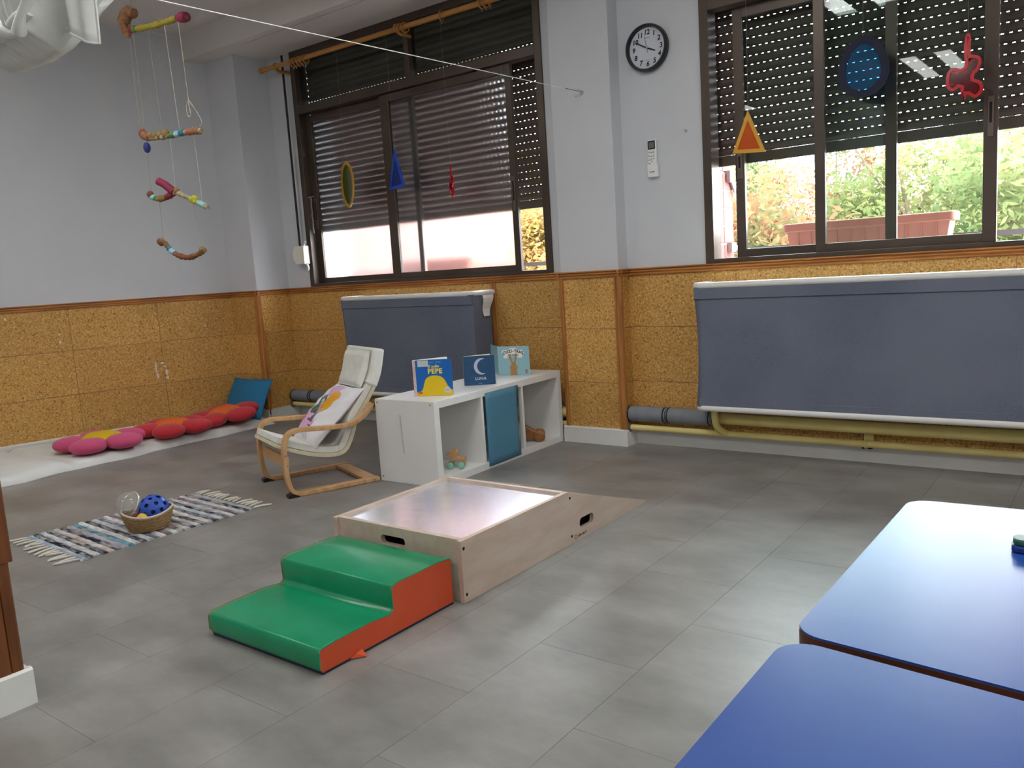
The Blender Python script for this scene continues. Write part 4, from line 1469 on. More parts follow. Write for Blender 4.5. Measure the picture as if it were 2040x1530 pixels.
# end panel details: routed slot line and screw caps
sl = MB().tube([(-0.0004, 0.223, 0.345), (-0.0004, 0.214, 0.150)], 0.0032, 8)
obj('routed_slot', sl, mat('slot_grey', '#b0b3ae', 0.6), sp_)
for y, z in ((LY - 0.016, SH - 0.016), (0.022, SH - 0.016), (LY - 0.018, 0.024)):
    obj('screw_cap', MB().lathe([(0.0042, 0.001), (0.0042, -0.0008), (0, -0.0010)], 12, axis='x', center=(0, y, z)), mat('screw_cap_grey', '#77787a', 0.4, metal=0.3), sp_)
M_film = see_through('blue_cellophane', '#9cc8de', 0.12, 1.4, body=0.50, bodyhex='#74b4d2')
fm = MB().grid(lambda u, v: (0.392 + 0.290 * u, -0.0025 - 0.0015 * math.sin(5 * u + 3 * v), 0.012 + 0.385 * v), 8, 10)
fo = obj('blue_film', fm, M_film, t, smooth=True, label='translucent blue film taped over the middle compartment')
fo.modifiers.new('thickness', 'SOLIDIFY').thickness = 0.0006


def S(x, y, z):
    """point of the shelf unit's own frame in the room"""
    c, s = math.cos(1.59), math.sin(1.59)
    return Vector((-2.625 + x * c - y * s, 2.82 + x * s + y * c, z))


# crumpled clear wrap behind the film
rd = random.Random(9)
cw = MB().ball((0, 0, 0), 0.07, 0.06, 0.06, 18, 12)
cw.v = [tuple(Vector(v) * (1 + 0.28 * math.sin(v[0] * 90 + v[2] * 70) * math.cos(v[1] * 80))) for v in cw.v]
zmin = min(v[2] for v in cw.v)
o = obj('crumpled_wrap', cw, mat('pale_wrap', '#d7dde0', 0.3), loc=tuple(S(0.60, 0.17, 0.0366 - zmin)))
tag(o, 'pale crumpled wrap seen dimly behind the blue film of the shelf', 'wrap')

# ---- wooden duck on mint wheels
M_toywood = mat('toy_beech', '#c79b6d', 0.45, noise=(30, '#b58757', 0.6), stretch=(1, 1, 3))
M_mint = mat('mint_paint', '#8fc7b0', 0.4)
t = thing('toy_duck', 'small wooden duck on mint green wheels in the left shelf compartment', 'toy', tuple(S(0.235, 0.085, 0.0362)), math.radians(30))
# body outline in local x (forwards = -x), z
prof = [(-0.052, 0.072), (-0.046, 0.078), (-0.032, 0.080), (-0.028, 0.092), (-0.012, 0.099), (0.006, 0.096), (0.014, 0.084), (0.012, 0.066), (0.010, 0.060), (0.040, 0.052), (0.050, 0.056), (0.054, 0.050), (0.049, 0.034), (0.040, 0.022), (0.030, 0.014),
        (0.024, 0.034), (0.010, 0.040), (-0.012, 0.042), (-0.020, 0.036), (-0.026, 0.016), (-0.036, 0.016), (-0.034, 0.036), (-0.026, 0.052), (-0.026, 0.062), (-0.034, 0.064), (-0.046, 0.066)]
obj('body', MB().prism(prof, -0.013, 0.013, 'y'), M_toywood, t, bevel=0.003)
for x in (-0.030, 0.027):
    obj('axle', MB().tube([(x, -0.030, 0.0165), (x, 0.030, 0.0165)], 0.004, 8), M_toywood, t)
    for s in (-1, 1):
        obj('wheel', MB().lathe([(0, s * 0.016), (0.014, s * 0.016), (0.0165, s * 0.019), (0.0165, s * 0.029), (0.013, s * 0.032), (0, s * 0.032)], 20, axis='y', center=(x, 0, 0.0166)), M_mint, t, smooth=True)

# ---- dark wooden rolling toy with green knob
M_walnut = mat('toy_walnut', '#9a6534', 0.4, noise=(28, '#7f4f26', 0.7), stretch=(1, 1, 3), rnd=0.08)
M_greenp = mat('dark_green_paint', '#23502a', 0.4)
t = thing('rolling_toy', 'brown wooden rolling toy with a dark green knob in the right shelf compartment', 'toy', tuple(S(0.905, 0.085, 0.0362)), math.radians(35))
t.scale = (1.15, 1.15, 1.15)
obj('body', MB().prism([(-0.058, 0.012), (-0.062, 0.050), (-0.042, 0.078), (-0.022, 0.080), (0.045, 0.040), (0.052, 0.020), (0.040, 0.010)], -0.026, 0.026, 'y'), M_walnut, t, bevel=0.005)
for x, r_ in ((-0.042, 0.018), (0.042, 0.028)):
    for s in (-1, 1):
        obj('wheel', MB().lathe([(0, s * 0.027), (r_ - 0.004, s * 0.027), (r_, s * 0.030), (r_, s * 0.040), (r_ - 0.004, s * 0.043), (0, s * 0.043)], 22, axis='y', center=(x, 0, r_ + 0.0002)), M_walnut, t, smooth=True)
obj('knob', MB().ball((-0.044, 0.004, 0.092), 0.020, 0.020, 0.018, 16, 10), M_greenp, t, smooth=True)
obj('neck', MB().tube([(-0.034, 0, 0.066), (-0.044, 0.004, 0.088)], 0.006, 8), M_greenp, t)

# ================================================================== BOOKS
M_paper = mat('paper_white', '#efeee8', 0.7)
M_cream_p = mat('paper_cream', '#e9e2cc', 0.7)
M_bk1 = mat('book_blue', '#1766b8', 0.35)
M_bk2 = mat('book_petrol', '#1d4a70', 0.4, noise=(20, '#22527a', 0.6))
M_bk3 = mat('book_pale_aqua', '#92bfc9', 0.35)
M_bkyel = mat('print_yellow', '#e6c414', 0.5)
M_letyel = mat('print_pale_yellow', '#f0e25c', 0.5)
M_bkred = mat('print_red', '#d8412e', 0.5)
M_orangeb = mat('print_orange', '#d98a2c', 0.5)


def book(name, label, p0, p1, h, opening, m_cover, pages_mat, thick=0.010, spine_w=0.016, spine_mat=None, round_c=0.006):
    """stands upright, front cover from p0 (spine side) to p1; back half opens behind by 'opening' degrees"""
    p0, p1 = Vector(p0), Vector(p1)
    d = p1 - p0
    ang = math.atan2(d.y, d.x)
    w = d.length
    t = thing(name, label, 'book', (p0.x, p0.y, SH + 0.0006), ang)
    fc = plate(rounded_rect(0.0, w, 0.0, h, round_c, 4), [], 0.0025, lambda a, b_, d_: (a, d_ - 0.0025, b_))
    front = obj('front_cover', fc, m_cover, t)
    obj('pages', MB().box(0.004, w - 0.004, 0.0006, thick, 0.004, h - 0.003), pages_mat, t)
    a = math.radians(opening)
    # spine
    so = obj('spine', MB().box(-spine_w, 0.0, -0.0025, 0.004, 0.0, h), spine_mat or m_cover, t, bevel=0.001)
    bk_ = plate(rounded_rect(0.0, w, 0.0, h, round_c, 4), [], 0.0025, lambda q, b_, d_: (-spine_w + q * math.cos(a) - d_ * math.sin(a), 0.004 + q * math.sin(a) + d_ * math.cos(a), b_))
    obj('back_cover', bk_, m_cover if opening > 60 else pages_mat, t)
    if opening <= 60:
        ob = plate(rounded_rect(0.0, w, 0.0, h, round_c, 4), [], 0.0015, lambda q, b_, d_: (-spine_w + q * math.cos(a) - (d_ + 0.0026) * math.sin(a), 0.004 + q * math.sin(a) + (d_ + 0.0026) * math.cos(a), b_))
        obj('back_cover', ob, m_cover, t)
    return t, front, w


def decal(nm, pts, material, parent, depth=0.0028, up=0.0):
    """flat print on a book front: polygon in (x, z)"""
    return obj(nm, plate(ccw(pts), [], 0.0002, lambda a, b_, d: (a, -depth - up - d, b_)), material, parent)


RX = (PI / 2, 0, 0)
# book 1
bt_, fr_, w_ = book('picture_book', 'blue and yellow picture book titled PEPE, leftmost on the white shelf', (-2.833, 2.934, 0), (-2.672, 3.022, 0), 0.181, 32, M_bk1, M_paper, spine_w=0.015, spine_mat=mat('spine_pattern', '#e2d3cd', 0.6, noise=(260, '#b98d8c', 0.9, 1)))
hill = [(0.001, 0.001), (w_ - 0.001, 0.001), (w_ - 0.001, 0.028), (w_ - 0.012, 0.030), (w_ - 0.026, 0.050), (w_ - 0.040, 0.080)]
hill += [(0.094 + 0.050 * math.cos(a), 0.072 + 0.030 * math.sin(a)) for a in [PI * k / 12 for k in range(1, 12)]]
hill += [(0.040, 0.066), (0.033, 0.040), (0.024, 0.026), (0.010, 0.020), (0.001, 0.019)]
decal('printed_hill', hill, M_bkyel, fr_)
decal('printed_label', [(0.012, 0.147), (0.066, 0.147), (0.066, 0.178), (0.012, 0.178)], mat('label_grey', '#c3cdcb', 0.5), fr_, up=0.0002)
decal('printed_badge', ellipse(w_ - 0.028, 0.028, 0.016, 0.014, 20), mat('badge_grey', '#d2d2d0', 0.5), fr_, up=0.0004)
decal('printed_mark', [(0.010, 0.012), (0.028, 0.012), (0.028, 0.021), (0.010, 0.021)], M_bkred, fr_, up=0.0004)
text('title_lettering', 'PEPE', 0.034, (0.098, -0.0034, 0.122), RX, M_letyel, fr_, bold=0.0012, space=1.1)
text('title_lettering', 'El pollo', 0.019, (0.092, -0.0034, 0.147), RX, M_letyel, fr_, bold=0.0004)
for x0_, x1_ in ((0.072, 0.092), (0.102, 0.132)):
    obj('printed_line', MB().box(x0_, x1_, -0.0030, -0.0026, 0.1665, 0.1685), mat('print_pale_blue', '#9cc0e2', 0.5), fr_)
for z in (0.031, 0.027, 0.023):
    obj('printed_line', MB().box(w_ - 0.038, w_ - 0.018, -0.0036, -0.0032, z, z + 0.0014), mat('print_grey', '#8d8f90', 0.5), fr_)
# book 2
bt_, fr_, w_ = book('board_book', 'dark petrol-blue board book titled LUNA, middle of the three on the shelf', (-2.816, 3.287, 0), (-2.691, 3.386, 0), 0.156, 24, M_bk2, M_cream_p, spine_w=0.006)
moon = []
for k in range(17):
    a = math.radians(62 + (298 - 62) * k / 16)
    moon.append((0.090 + 0.041 * math.cos(a), 0.099 + 0.044 * math.sin(a)))
for k in range(1, 16):
    a = math.radians(298 - (298 - 62) * k / 16)
    moon.append((0.114 + 0.047 * math.cos(math.radians(248 - (248 - 112) * k / 16)), 0.099 + 0.0415 * math.sin(math.radians(248 - (248 - 112) * k / 16))))
decal('printed_moon', moon, mat('print_silver', '#b9bed0', 0.5), fr_)
text('title_lettering', 'LUNA', 0.022, (0.082, -0.0030, 0.034), RX, mat('print_pale', '#d5dbe4', 0.5), fr_, bold=0.0003, space=1.05)
obj('printed_line', MB().box(0.070, 0.088, -0.0030, -0.0026, 0.0085, 0.0100), MATS['print_pale'], fr_)
# book 3
bt_, fr_, w_ = book('board_book', 'pale aqua board book titled CUCÚ-TRAS, rightmost on the shelf', (-2.878, 3.674, 0), (-2.701, 3.714, 0), 0.166, 128, M_bk3, M_cream_p, spine_w=0.012, round_c=0.012, thick=0.012)
cl = [(0.012, 0.128), (0.030, 0.120), (0.022, 0.100), (0.040, 0.096), (0.060, 0.110), (0.100, 0.108), (0.122, 0.100), (0.142, 0.102), (0.140, 0.118), (0.152, 0.128), (0.142, 0.146), (0.116, 0.144), (0.100, 0.156), (0.070, 0.156), (0.052, 0.146), (0.020, 0.144)]
decal('printed_cloud', cl, M_paper, fr_)
M_rabbit = mat('print_brown', '#b0854f', 0.5)
rb = [(0.062, 0.002), (0.064, 0.034), (0.058, 0.044), (0.066, 0.056), (0.072, 0.066), (0.070, 0.076), (0.060, 0.096), (0.055, 0.120), (0.060, 0.124), (0.068, 0.110), (0.078, 0.080), (0.084, 0.076), (0.090, 0.080), (0.096, 0.112), (0.102, 0.128), (0.107, 0.124), (0.106, 0.104), (0.098, 0.076), (0.098, 0.066), (0.104, 0.056), (0.110, 0.044), (0.104, 0.034), (0.106, 0.002)]
decal('printed_rabbit', rb, M_rabbit, fr_, up=0.0006)
for k, ch_ in enumerate('CUCÚ-TRAS'):
    x = 0.028 + k * 0.0142
    text('title_lettering', ch_, 0.023, (x, -0.0034, 0.124 + 0.014 * math.cos((k - 4) / 4 * 1.3)), (PI / 2, 0.0, 0), M_print, fr_, bold=0.0006)
text('title_lettering', '¿CONEJO?', 0.015, (0.084, -0.0032, 0.115), RX, M_print, fr_, bold=0.0003)
decal('printed_mark', [(w_ - 0.026, 0.020), (w_ - 0.014, 0.020), (w_ - 0.014, 0.034), (w_ - 0.026, 0.034)], mat('print_pink', '#c24a6a', 0.5), fr_)
obj('printed_line', MB().box(w_ - 0.028, w_ - 0.012, -0.0030, -0.0026, 0.012, 0.015), M_print, fr_)
a_ = math.radians(128)
lb = plate([(0.012, 0.100), (0.068, 0.100), (0.068, 0.148), (0.012, 0.148)], [], 0.0004, lambda q, b_, d_: (-0.012 + q * math.cos(a_) + (0.0004 + d_) * math.sin(a_), 0.004 + q * math.sin(a_) - (0.0004 + d_) * math.cos(a_), b_))
obj('printed_label', lb, M_paper, bt_)

# ================================================================== ARMCHAIR
CH = (-3.170, 2.386, 0)
CA = math.atan2(0.93513, 0.35432)
t = thing('armchair', "small bentwood child's armchair with a white cushion facing away from the window", 'chair', CH, CA)
frame_path = smooth_path([(0.440, 0.398), (0.418, 0.366), (0.385, 0.337), (0.345, 0.316), (0.290, 0.306), (0.180, 0.311), (0.085, 0.319), (0.035, 0.317), (0.003, 0.300), (-0.014, 0.262), (-0.021, 0.200),
                          (-0.020, 0.130), (-0.013, 0.070), (-0.003, 0.038), (0.015, 0.018), (0.045, 0.012), (0.120, 0.011), (0.250, 0.011), (0.446, 0.011)], 6)
FW = 0.038
fms = []
for y0 in (0.0, 0.465 - FW):
    fo = obj('side_frame', MB().sweep(frame_path, FW, 0.021, y0), M_birch, t, bevel=0.003)
    fms.append(fo)
    for s_, z_ in ((-0.020, 0.208), (-0.015, 0.160), (0.412, 0.358), (0.415, 0.011)):
        obj('bolt', MB().lathe([(0.006, 0.0), (0.006, -0.0012), (0.003, -0.0016), (0, -0.0016)], 10, axis='y', center=(s_, y0 if y0 == 0 else y0, z_)), M_steel, fo)
    obj('rubber_foot', MB().prism([(-0.024, 0.0), (0.030, 0.0), (0.030, 0.006), (-0.004, 0.022), (-0.024, 0.016)], y0 - 0.0015, y0 + FW + 0.0015, 'y'), M_black, fo)
obj('front_board', MB().box(-0.014, 0.006, FW, 0.465 - FW, 0.138, 0.196), M_birch, t, bevel=0.003)
obj('rear_floor_rail', MB().box(0.372, 0.440, FW, 0.465 - FW, 0.002, 0.020), M_birch, t, bevel=0.003)
obj('rear_upper_rail', MB().box(0.404, 0.424, FW, 0.465 - FW, 0.330, 0.372), M_birch, t, bevel=0.003)
seat_path = smooth_path([(-0.046, 0.256), (-0.030, 0.249), (0.060, 0.207), (0.160, 0.174), (0.250, 0.162), (0.296, 0.176), (0.326, 0.218), (0.348, 0.268), (0.372, 0.325), (0.430, 0.402), (0.475, 0.470), (0.508, 0.542), (0.532, 0.640)], 6)
sl_ = obj('sling_seat', MB().sweep(seat_path, 0.365, 0.018, 0.050), M_sling, t, smooth=True, bevel=0.006)


def offset(path, d):
    out_ = []
    P = [Vector(p) for p in path]
    for i, p in enumerate(P):
        a, b_ = P[max(i - 1, 0)], P[min(i + 1, len(P) - 1)]
        q = (b_ - a).normalized()
        out_.append(tuple(p + Vector((-q.y, q.x)) * d))
    return out_


seat_pad = offset(seat_path, 0.026)
npt = len(seat_pad)
i_mid = int(npt * 0.40)
obj('seat_cushion', MB().sweep(seat_pad[2:i_mid], 0.345, 0.030, 0.060), M_offwhite, t, smooth=True, bevel=0.012)
obj('back_cushion', MB().sweep(seat_pad[int(npt * 0.36):] + [(seat_pad[-1][0] + 0.003, seat_pad[-1][1] + 0.014)], 0.352, 0.032, 0.056), M_offwhite, t, smooth=True, bevel=0.013)
hood = offset(seat_path, 0.016)
obj('back_hood', MB().sweep(hood[int(npt * 0.83):] + [(hood[-1][0] + 0.004, hood[-1][1] + 0.018)], 0.376, 0.062, 0.044), M_offwhite, t, smooth=True, bevel=0.014)
hp = offset(seat_path, 0.058)


def headp(u, v, side):
    k = 0.800 + 0.195 * v
    i = min(int(k * (npt - 1)), npt - 2)
    f_ = k * (npt - 1) - i
    base = Vector(hp[i]).lerp(Vector(hp[i + 1]), f_)
    a, b_ = Vector(seat_path[i]), Vector(seat_path[i + 1])
    q = (b_ - a).normalized()
    n_ = Vector((-q.y, q.x))
    bulge = 0.026 * (max(0, (1 - (2 * u - 1) ** 6)) ** 0.5) * (max(0, (1 - (2 * v - 1) ** 6)) ** 0.5) * side
    bulge *= 1 + 0.14 * math.sin(u * 11 + v * 5)
    p = base + n_ * bulge
    return (p.x, 0.072 + 0.300 * u, p.y)


hpm = MB().grid(lambda u, v: headp(u, v, 1), 18, 14).grid(lambda u, v: headp(u, v, -0.6), 18, 14)
obj('head_pillow', hpm, M_offwhite, t, smooth=True)
edge = [headp(u, 0, 0) for u in [k / 12 for k in range(13)]] + [headp(1, v / 12, 0) for v in range(1, 13)] + [headp(1 - u / 12, 1, 0) for u in range(1, 13)] + [headp(0, 1 - v / 12, 0) for v in range(1, 12)]
obj('piping', MB().tube(edge, 0.004, 6, closed=True), M_offwhite, t, smooth=True)

# ---- printed cushion on the chair
cl_rot = Matrix.Rotation(CA, 4, 'Z')
TILT = math.radians(43)
e_u = Vector((0, -1, 0))                    # chair frame: from the far side to the near side
e_v = Vector((math.cos(TILT), 0, math.sin(TILT)))
e_n = e_u.cross(e_v)
if e_n.z < 0:
    e_n = -e_n
base = Matrix((e_u, e_v, e_n)).transposed().to_4x4()
base.translation = Vector((0.283, 0.228, 0.340))
t = thing('printed_cushion', 'white cushion with pink and yellow drawings lying in the small armchair', 'cushion')
t.matrix_world = Matrix.Translation(Vector(CH)) @ cl_rot @ base
CWD, CHT = 0.182, 0.193


def cush(u, v):
    return max(0.0, (1 - abs(u) ** 3.2)) ** 0.62 * max(0.0, (1 - abs(v) ** 3.2)) ** 0.62


def cpt(u, v, side):
    pin = 1 - 0.07 * (1 - abs(u) ** 2) * (abs(v) ** 4)
    pin2 = 1 - 0.07 * (1 - abs(v) ** 2) * (abs(u) ** 4)
    w = 0.006 * math.sin(u * 7 + v * 3) * cush(u, v) + 0.004 * math.sin(v * 15 - u * 6) * cush(u, v)
    return (u * CWD * pin2, v * CHT * pin, side * (0.050 * cush(u, v) + w))


cm_ = MB().grid(lambda a, b_: cpt(2 * a - 1, 2 * b_ - 1, 1), 28, 28).grid(lambda a, b_: cpt(2 * a - 1, 2 * b_ - 1, -0.55), 28, 28)
obj('cover', cm_, mat('white_cotton_print', '#e9e7ea', 0.85, noise=(9, '#dcd9de', 0.5)), t, smooth=True)


def patch(nm, u0, v0, ru, rv, rot_, col, lvl, sq=False, jit=0.0):
    """printed area following the cushion's surface"""
    ru, rv = ru * 1.2, rv * 1.15
    mb = MB()
    N, R = 22, 5
    rd_ = random.Random(nm + col + str(lvl))
    jj = [1 + rd_.uniform(-jit, jit) for _ in range(N)]
    vs, fs = [], []
    for r in range(R + 1):
        for k in range(N):
            a = 2 * PI * k / N
            x, y = math.cos(a), math.sin(a)
            if sq:
                m_ = max(abs(x), abs(y))
                x, y = x / m_, y / m_
            x, y = x * ru * r / R * jj[k], y * rv * r / R * jj[k]
            u = u0 + 0.38 + x * math.cos(rot_) - y * math.sin(rot_)
            v = v0 + x * math.sin(rot_) + y * math.cos(rot_)
            p = cpt(u, v, 1)
            vs.append((p[0], p[1], p[2] + 0.0008 + lvl * 0.0004))
    for r in range(R):
        for k in range(N):
            l = (k + 1) % N
            fs.append((r * N + k, r * N + l, (r + 1) * N + l, (r + 1) * N + k))
    mb.add(vs, fs)
    return obj(nm, mb, mat('print_' + col, col, 0.8), t, smooth=True)


patch('printed_patch', -0.52, 0.62, 0.30, 0.20, 0.3, '#d9b4d2', 0, True, .15)
patch('printed_patch', -0.60, -0.42, 0.26, 0.30, 0.2, '#d7a9cc', 0, True, .15)
patch('printed_patch', -0.70, 0.12, 0.15, 0.27, 0.05, '#56685f', 1, True, .05)
patch('printed_patch', -0.70, 0.20, 0.07, 0.10, 0.3, '#b9c4c0', 2, True, .2)
patch('printed_hair', -0.16, 0.22, 0.20, 0.36, -0.25, '#e2a42c', 1)
patch('printed_face', -0.32, 0.02, 0.15, 0.17, -0.2, '#eab6ab', 2)
patch('printed_hair', -0.20, 0.24, 0.16, 0.20, -0.5, '#dd9c22', 3)
patch('printed_dot', -0.36, 0.0, 0.022, 0.024, 0, '#7a4a58', 3)
patch('printed_dot', -0.25, 0.03, 0.022, 0.024, 0, '#7a4a58', 3)
patch('printed_dress', -0.44, -0.24, 0.13, 0.12, 0.4, '#5c6480', 2, False, .1)
patch('printed_bar', -0.50, -0.40, 0.12, 0.03, -0.1, '#8d4d63', 2, True)
patch('printed_bar', -0.34, -0.55, 0.14, 0.018, -0.1, '#5f5a66', 2, True)
patch('printed_bar', -0.32, -0.62, 0.14, 0.014, -0.1, '#7a7680', 2, True)
for k, (u, v) in enumerate(((-0.50, -0.82), (-0.38, -0.84), (-0.44, -0.90), (-0.30, -0.80), (-0.26, -0.90))):
    patch('printed_dot', u, v, 0.055, 0.045, 0, '#c9ccd2', 1)

# ================================================================== FLOOR MAT UNDER A WHITE SHEET
t = thing('floor_mat', 'long thin mat under a white sheet along the left wall', 'mat', (-5.0, 2.1, 0))


def wallx(y):
    return -5.4452 - 0.2448 * (D - y)


def sheet(u, v):
    """u from the front hem (0) to the wall (1), v along the wall"""
    y = 0.35 + 3.335 * v
    front = -4.985 + 0.014 * math.sin(v * 31) + 0.008 * math.sin(v * 67 + 1) + 0.02 * math.sin(v * 5)
    back = wallx(y) + 0.045
    x = front + (back - front) * (u ** 1.6)
    d_ = (front - x)
    z = 0.052 * (1 - math.exp(-max(0, d_) / 0.018)) + 0.001
    end = min(1, (1 - v) * 3.335 / 0.05)
    z *= (1 - math.exp(-end * 3)) / (1 - math.exp(-3)) if end < 1 else 1
    wr = 0.004 * math.sin(v * 60 + u * 4) * math.exp(-u * 3) + 0.0035 * math.sin(v * 23 + 7 * u) + 0.003 * math.sin(u * 15 + v * 90) * math.exp(-u * 4)
    seam = -0.022 * math.exp(-((v - 0.555) / 0.006) ** 2)
    z = max(0.001, z + (wr + seam) * min(1, d_ / 0.02))
    return (x + 5.0, y - 2.1, z)


obj('sheet', MB().grid(sheet, 44, 330), M_sheet, t, smooth=True)
obj('mattress', MB().box(-0.60, -0.05, -1.72, 1.52, 0.0, 0.03), M_sheet, t)

# ================================================================== FLOWER CUSHIONS, BLUE CUSHION
M_pink = mat('pink_felt', '#d0567f', 0.95, spec=0.1, noise=(300, '#c04a72', 0.6), sheen=0.2)
M_red = mat('red_felt', '#c63a42', 0.95, spec=0.1, noise=(300, '#b1232c', 0.6), sheen=0.2)
M_yel = mat('yellow_felt', '#d6b62c', 0.95, spec=0.1, noise=(300, '#c9a722', 0.6))
M_org = mat('orange_felt', '#e07238', 0.95, spec=0.1, noise=(300, '#d3642c', 0.6))


def flower(label, loc, rz, mp_, mc_, n, R, tilt=(0, 0)):
    t = thing('flower_cushion', label, 'cushion', loc, group='flower cushions', rot=(tilt[0], tilt[1], rz))
    for k in range(n):
        a = 2 * PI * k / n
        c = Vector((math.cos(a) * R * 0.60, math.sin(a) * R * 0.60, 0.048))
        mb = MB()
        rot_ = Matrix.Rotation(a, 3, 'Z')
        N, Rr = 26, 14
        vs, fs = [], []
        for i in range(Rr + 1):
            th = PI * i / Rr
            for q in range(N):
                ph = 2 * PI * q / N
                sx_, sy_, sz_ = math.sin(th) * math.cos(ph), math.sin(th) * math.sin(ph), math.cos(th)
                zz = math.copysign(abs(sz_) ** 0.8, sz_)
                p = Vector((sx_ * R * 0.42, sy_ * R * 0.385 * (1 + 0.12 * sx_), zz * (0.046 if zz > 0 else 0.0465)))
                vs.append(c + rot_ @ p)
        for i in range(Rr):
            for q in range(N):
                l = (q + 1) % N
                fs.append((i * N + q, (i + 1) * N + q, (i + 1) * N + l, i * N + l))
        mb.add(vs, fs)
        obj('petal', mb, mp_, t, smooth=True)
    # centre: domed polygon patch
    mb = MB()
    N, Rr = 40, 8
    vs, fs = [], []
    for i in range(Rr + 1):
        for q in range(N):
            a = 2 * PI * q / N
            rr = R * 0.44 * (1 - 0.09 * math.cos(a * n)) * i / Rr
            z = 0.106 - 0.020 * (i / Rr) ** 3 - 0.015 * (i / Rr) ** 8
            vs.append((rr * math.cos(a), rr * math.sin(a), z))
    for q in range(N):
        a = 2 * PI * q / N
        rr = R * 0.40
        vs.append((rr * math.cos(a), rr * math.sin(a), 0.03))
    for i in range(Rr + 1):
        for q in range(N):
            l = (q + 1) % N
            fs.append((i * N + q, (i + 1) * N + q, (i + 1) * N + l, i * N + l))
    mb.add(vs, fs)
    obj('centre', mb, mc_, t, smooth=True)
    return t


flower('pink flower cushion with a yellow centre on the white mat', (-5.205, 2.50, 0.056), 0.35, M_pink, M_yel, 5, 0.275)
flower('red flower cushion with an orange centre, between the pink one and the other red one', (-5.175, 2.965, 0.056), 0.60, M_red, M_org, 5, 0.265)
flower('red flower cushion with an orange centre leaning on the blue cushion in the corner', (-5.185, 3.385, 0.068), 0.15, M_red, M_org, 5, 0.265, (0.10, -0.04))

t = thing('square_cushion', 'petrol-blue square cushion leaning in the corner behind the red flowers', 'cushion')
M_pet = mat('petrol_cotton', '#23749f', 0.85, noise=(120, '#1f6a93', 0.6))
bw, bh = 0.225, 0.155
ex = Vector((1, 0.02, 0)).normalized()
tl_ = math.radians(62)
ez = Vector((0.02, math.cos(tl_), math.sin(tl_)))
en = ex.cross(ez).normalized()
if en.y > 0:
    en = -en
ez = en.cross(ex) if en.cross(ex).z > 0 else -en.cross(ex)
mw = Matrix((ex, en, ez)).transposed().to_4x4()
mw.translation = Vector((-5.262, 3.635, 0.188))
t.matrix_world = mw


def sq(u, v, s):
    f_ = (max(0, 1 - abs(u) ** 3) ** 0.6) * (max(0, 1 - abs(v) ** 3) ** 0.6)
    pin = 1 - 0.06 * (1 - u * u) * abs(v) ** 3
    pin2 = 1 - 0.06 * (1 - v * v) * abs(u) ** 3
    return (u * bw * pin2, s * 0.052 * f_ * (1 + 0.08 * math.sin(5 * u + 3 * v)), v * bh * pin)


obj('cover', MB().grid(lambda a, b_: sq(2 * a - 1, 2 * b_ - 1, 1), 24, 20).grid(lambda a, b_: sq(2 * a - 1, 2 * b_ - 1, -1), 24, 20), M_pet, t, smooth=True)
eg = [sq(-1 + 2 * k / 12, -1, 0) for k in range(13)] + [sq(1, -1 + 2 * k / 12, 0) for k in range(1, 13)] + [sq(1 - 2 * k / 12, 1, 0) for k in range(1, 13)] + [sq(-1, 1 - 2 * k / 12, 0) for k in range(1, 12)]
obj('piping', MB().tube(eg, 0.004, 6, closed=True), M_pet, t, smooth=True)

# ================================================================== RAG RUG
rug = thing('rag_rug', 'striped rag rug with white tassels on the floor left of the armchair', 'rug', (-3.482, 1.812, 0), math.radians(-3.0))
RWID, RLEN = 0.545, 0.775
NS = 29
pal = ['#d6d6d4', '#c9cbd0', '#4b4f60', '#2d3247', '#d9d4cc', '#8b8a94', '#a9a7ae', '#3a3d4c', '#dcdcda', '#6b6f80', '#b7aea6', '#e0dfdc']
acc = ['#5f86a8', '#b24a44', '#7ea85c', '#49a0c0', '#c08a5a', '#8a6a70']
RM = []
LIGHTS = ['#dcdcda', '#d2d2d2', '#e2e0da', '#cfc9c2', '#b9b7bb', '#d8d8d6']
DARKS = ['#2b3045', '#3b3e4c', '#4c5062', '#262a38', '#676a7a', '#35394a']
for k in range(18):
    dark_ = k % 2 == 1
    c0 = (DARKS if dark_ else LIGHTS)[(k // 2) % 6]
    c1 = (DARKS if not dark_ else LIGHTS)[(k * 5 // 2 + 1) % 6]
    RM.append(mat('rag_%d' % k, c0, 0.95, spec=0.1, noise=(34 + 5 * (k % 3), c1, 0.55 if dark_ else 0.4, 2), noise2=(16 + k % 4, acc[k % len(acc)], 0.7 if k % 5 == 0 else 0.0, 2), stretch=(0.45, 1.4, 1)))
rd = random.Random(8)
for k in range(NS):
    y = -RLEN / 2 + (k + 0.5) * RLEN / NS
    hw = RLEN / NS / 2
    n = 22
    vs, fs = [], []
    for i in range(n + 1):
        x = -RWID / 2 + RWID * i / n + (rd.uniform(-.008, .008) if i in (0, n) else 0)
        yo = rd.uniform(-.0018, .0018)
        hh = 0.0095 * rd.uniform(.75, 1.15)
        for (dy, dz) in ((-hw, 0.0005), (-hw * .72, hh * .7), (0, hh), (hw * .72, hh * .7), (hw, 0.0005)):
            vs.append((x, y + dy + yo, dz))
    for i in range(n):
        for j in range(4):
            fs.append((i * 5 + j, i * 5 + j + 1, (i + 1) * 5 + j + 1, (i + 1) * 5 + j))
    fs.append((4, 3, 2, 1, 0))
    fs.append(tuple(n * 5 + j for j in range(5)))
    kk = (k * 7 + 2 * (k // 5)) % 18
    obj('woven_strip', MB().add(vs, fs), RM[kk], rug, smooth=True)
M_tas = mat('tassel_cotton', '#dcd8cc', 0.95, noise=(60, '#c6c1b2', 0.6))
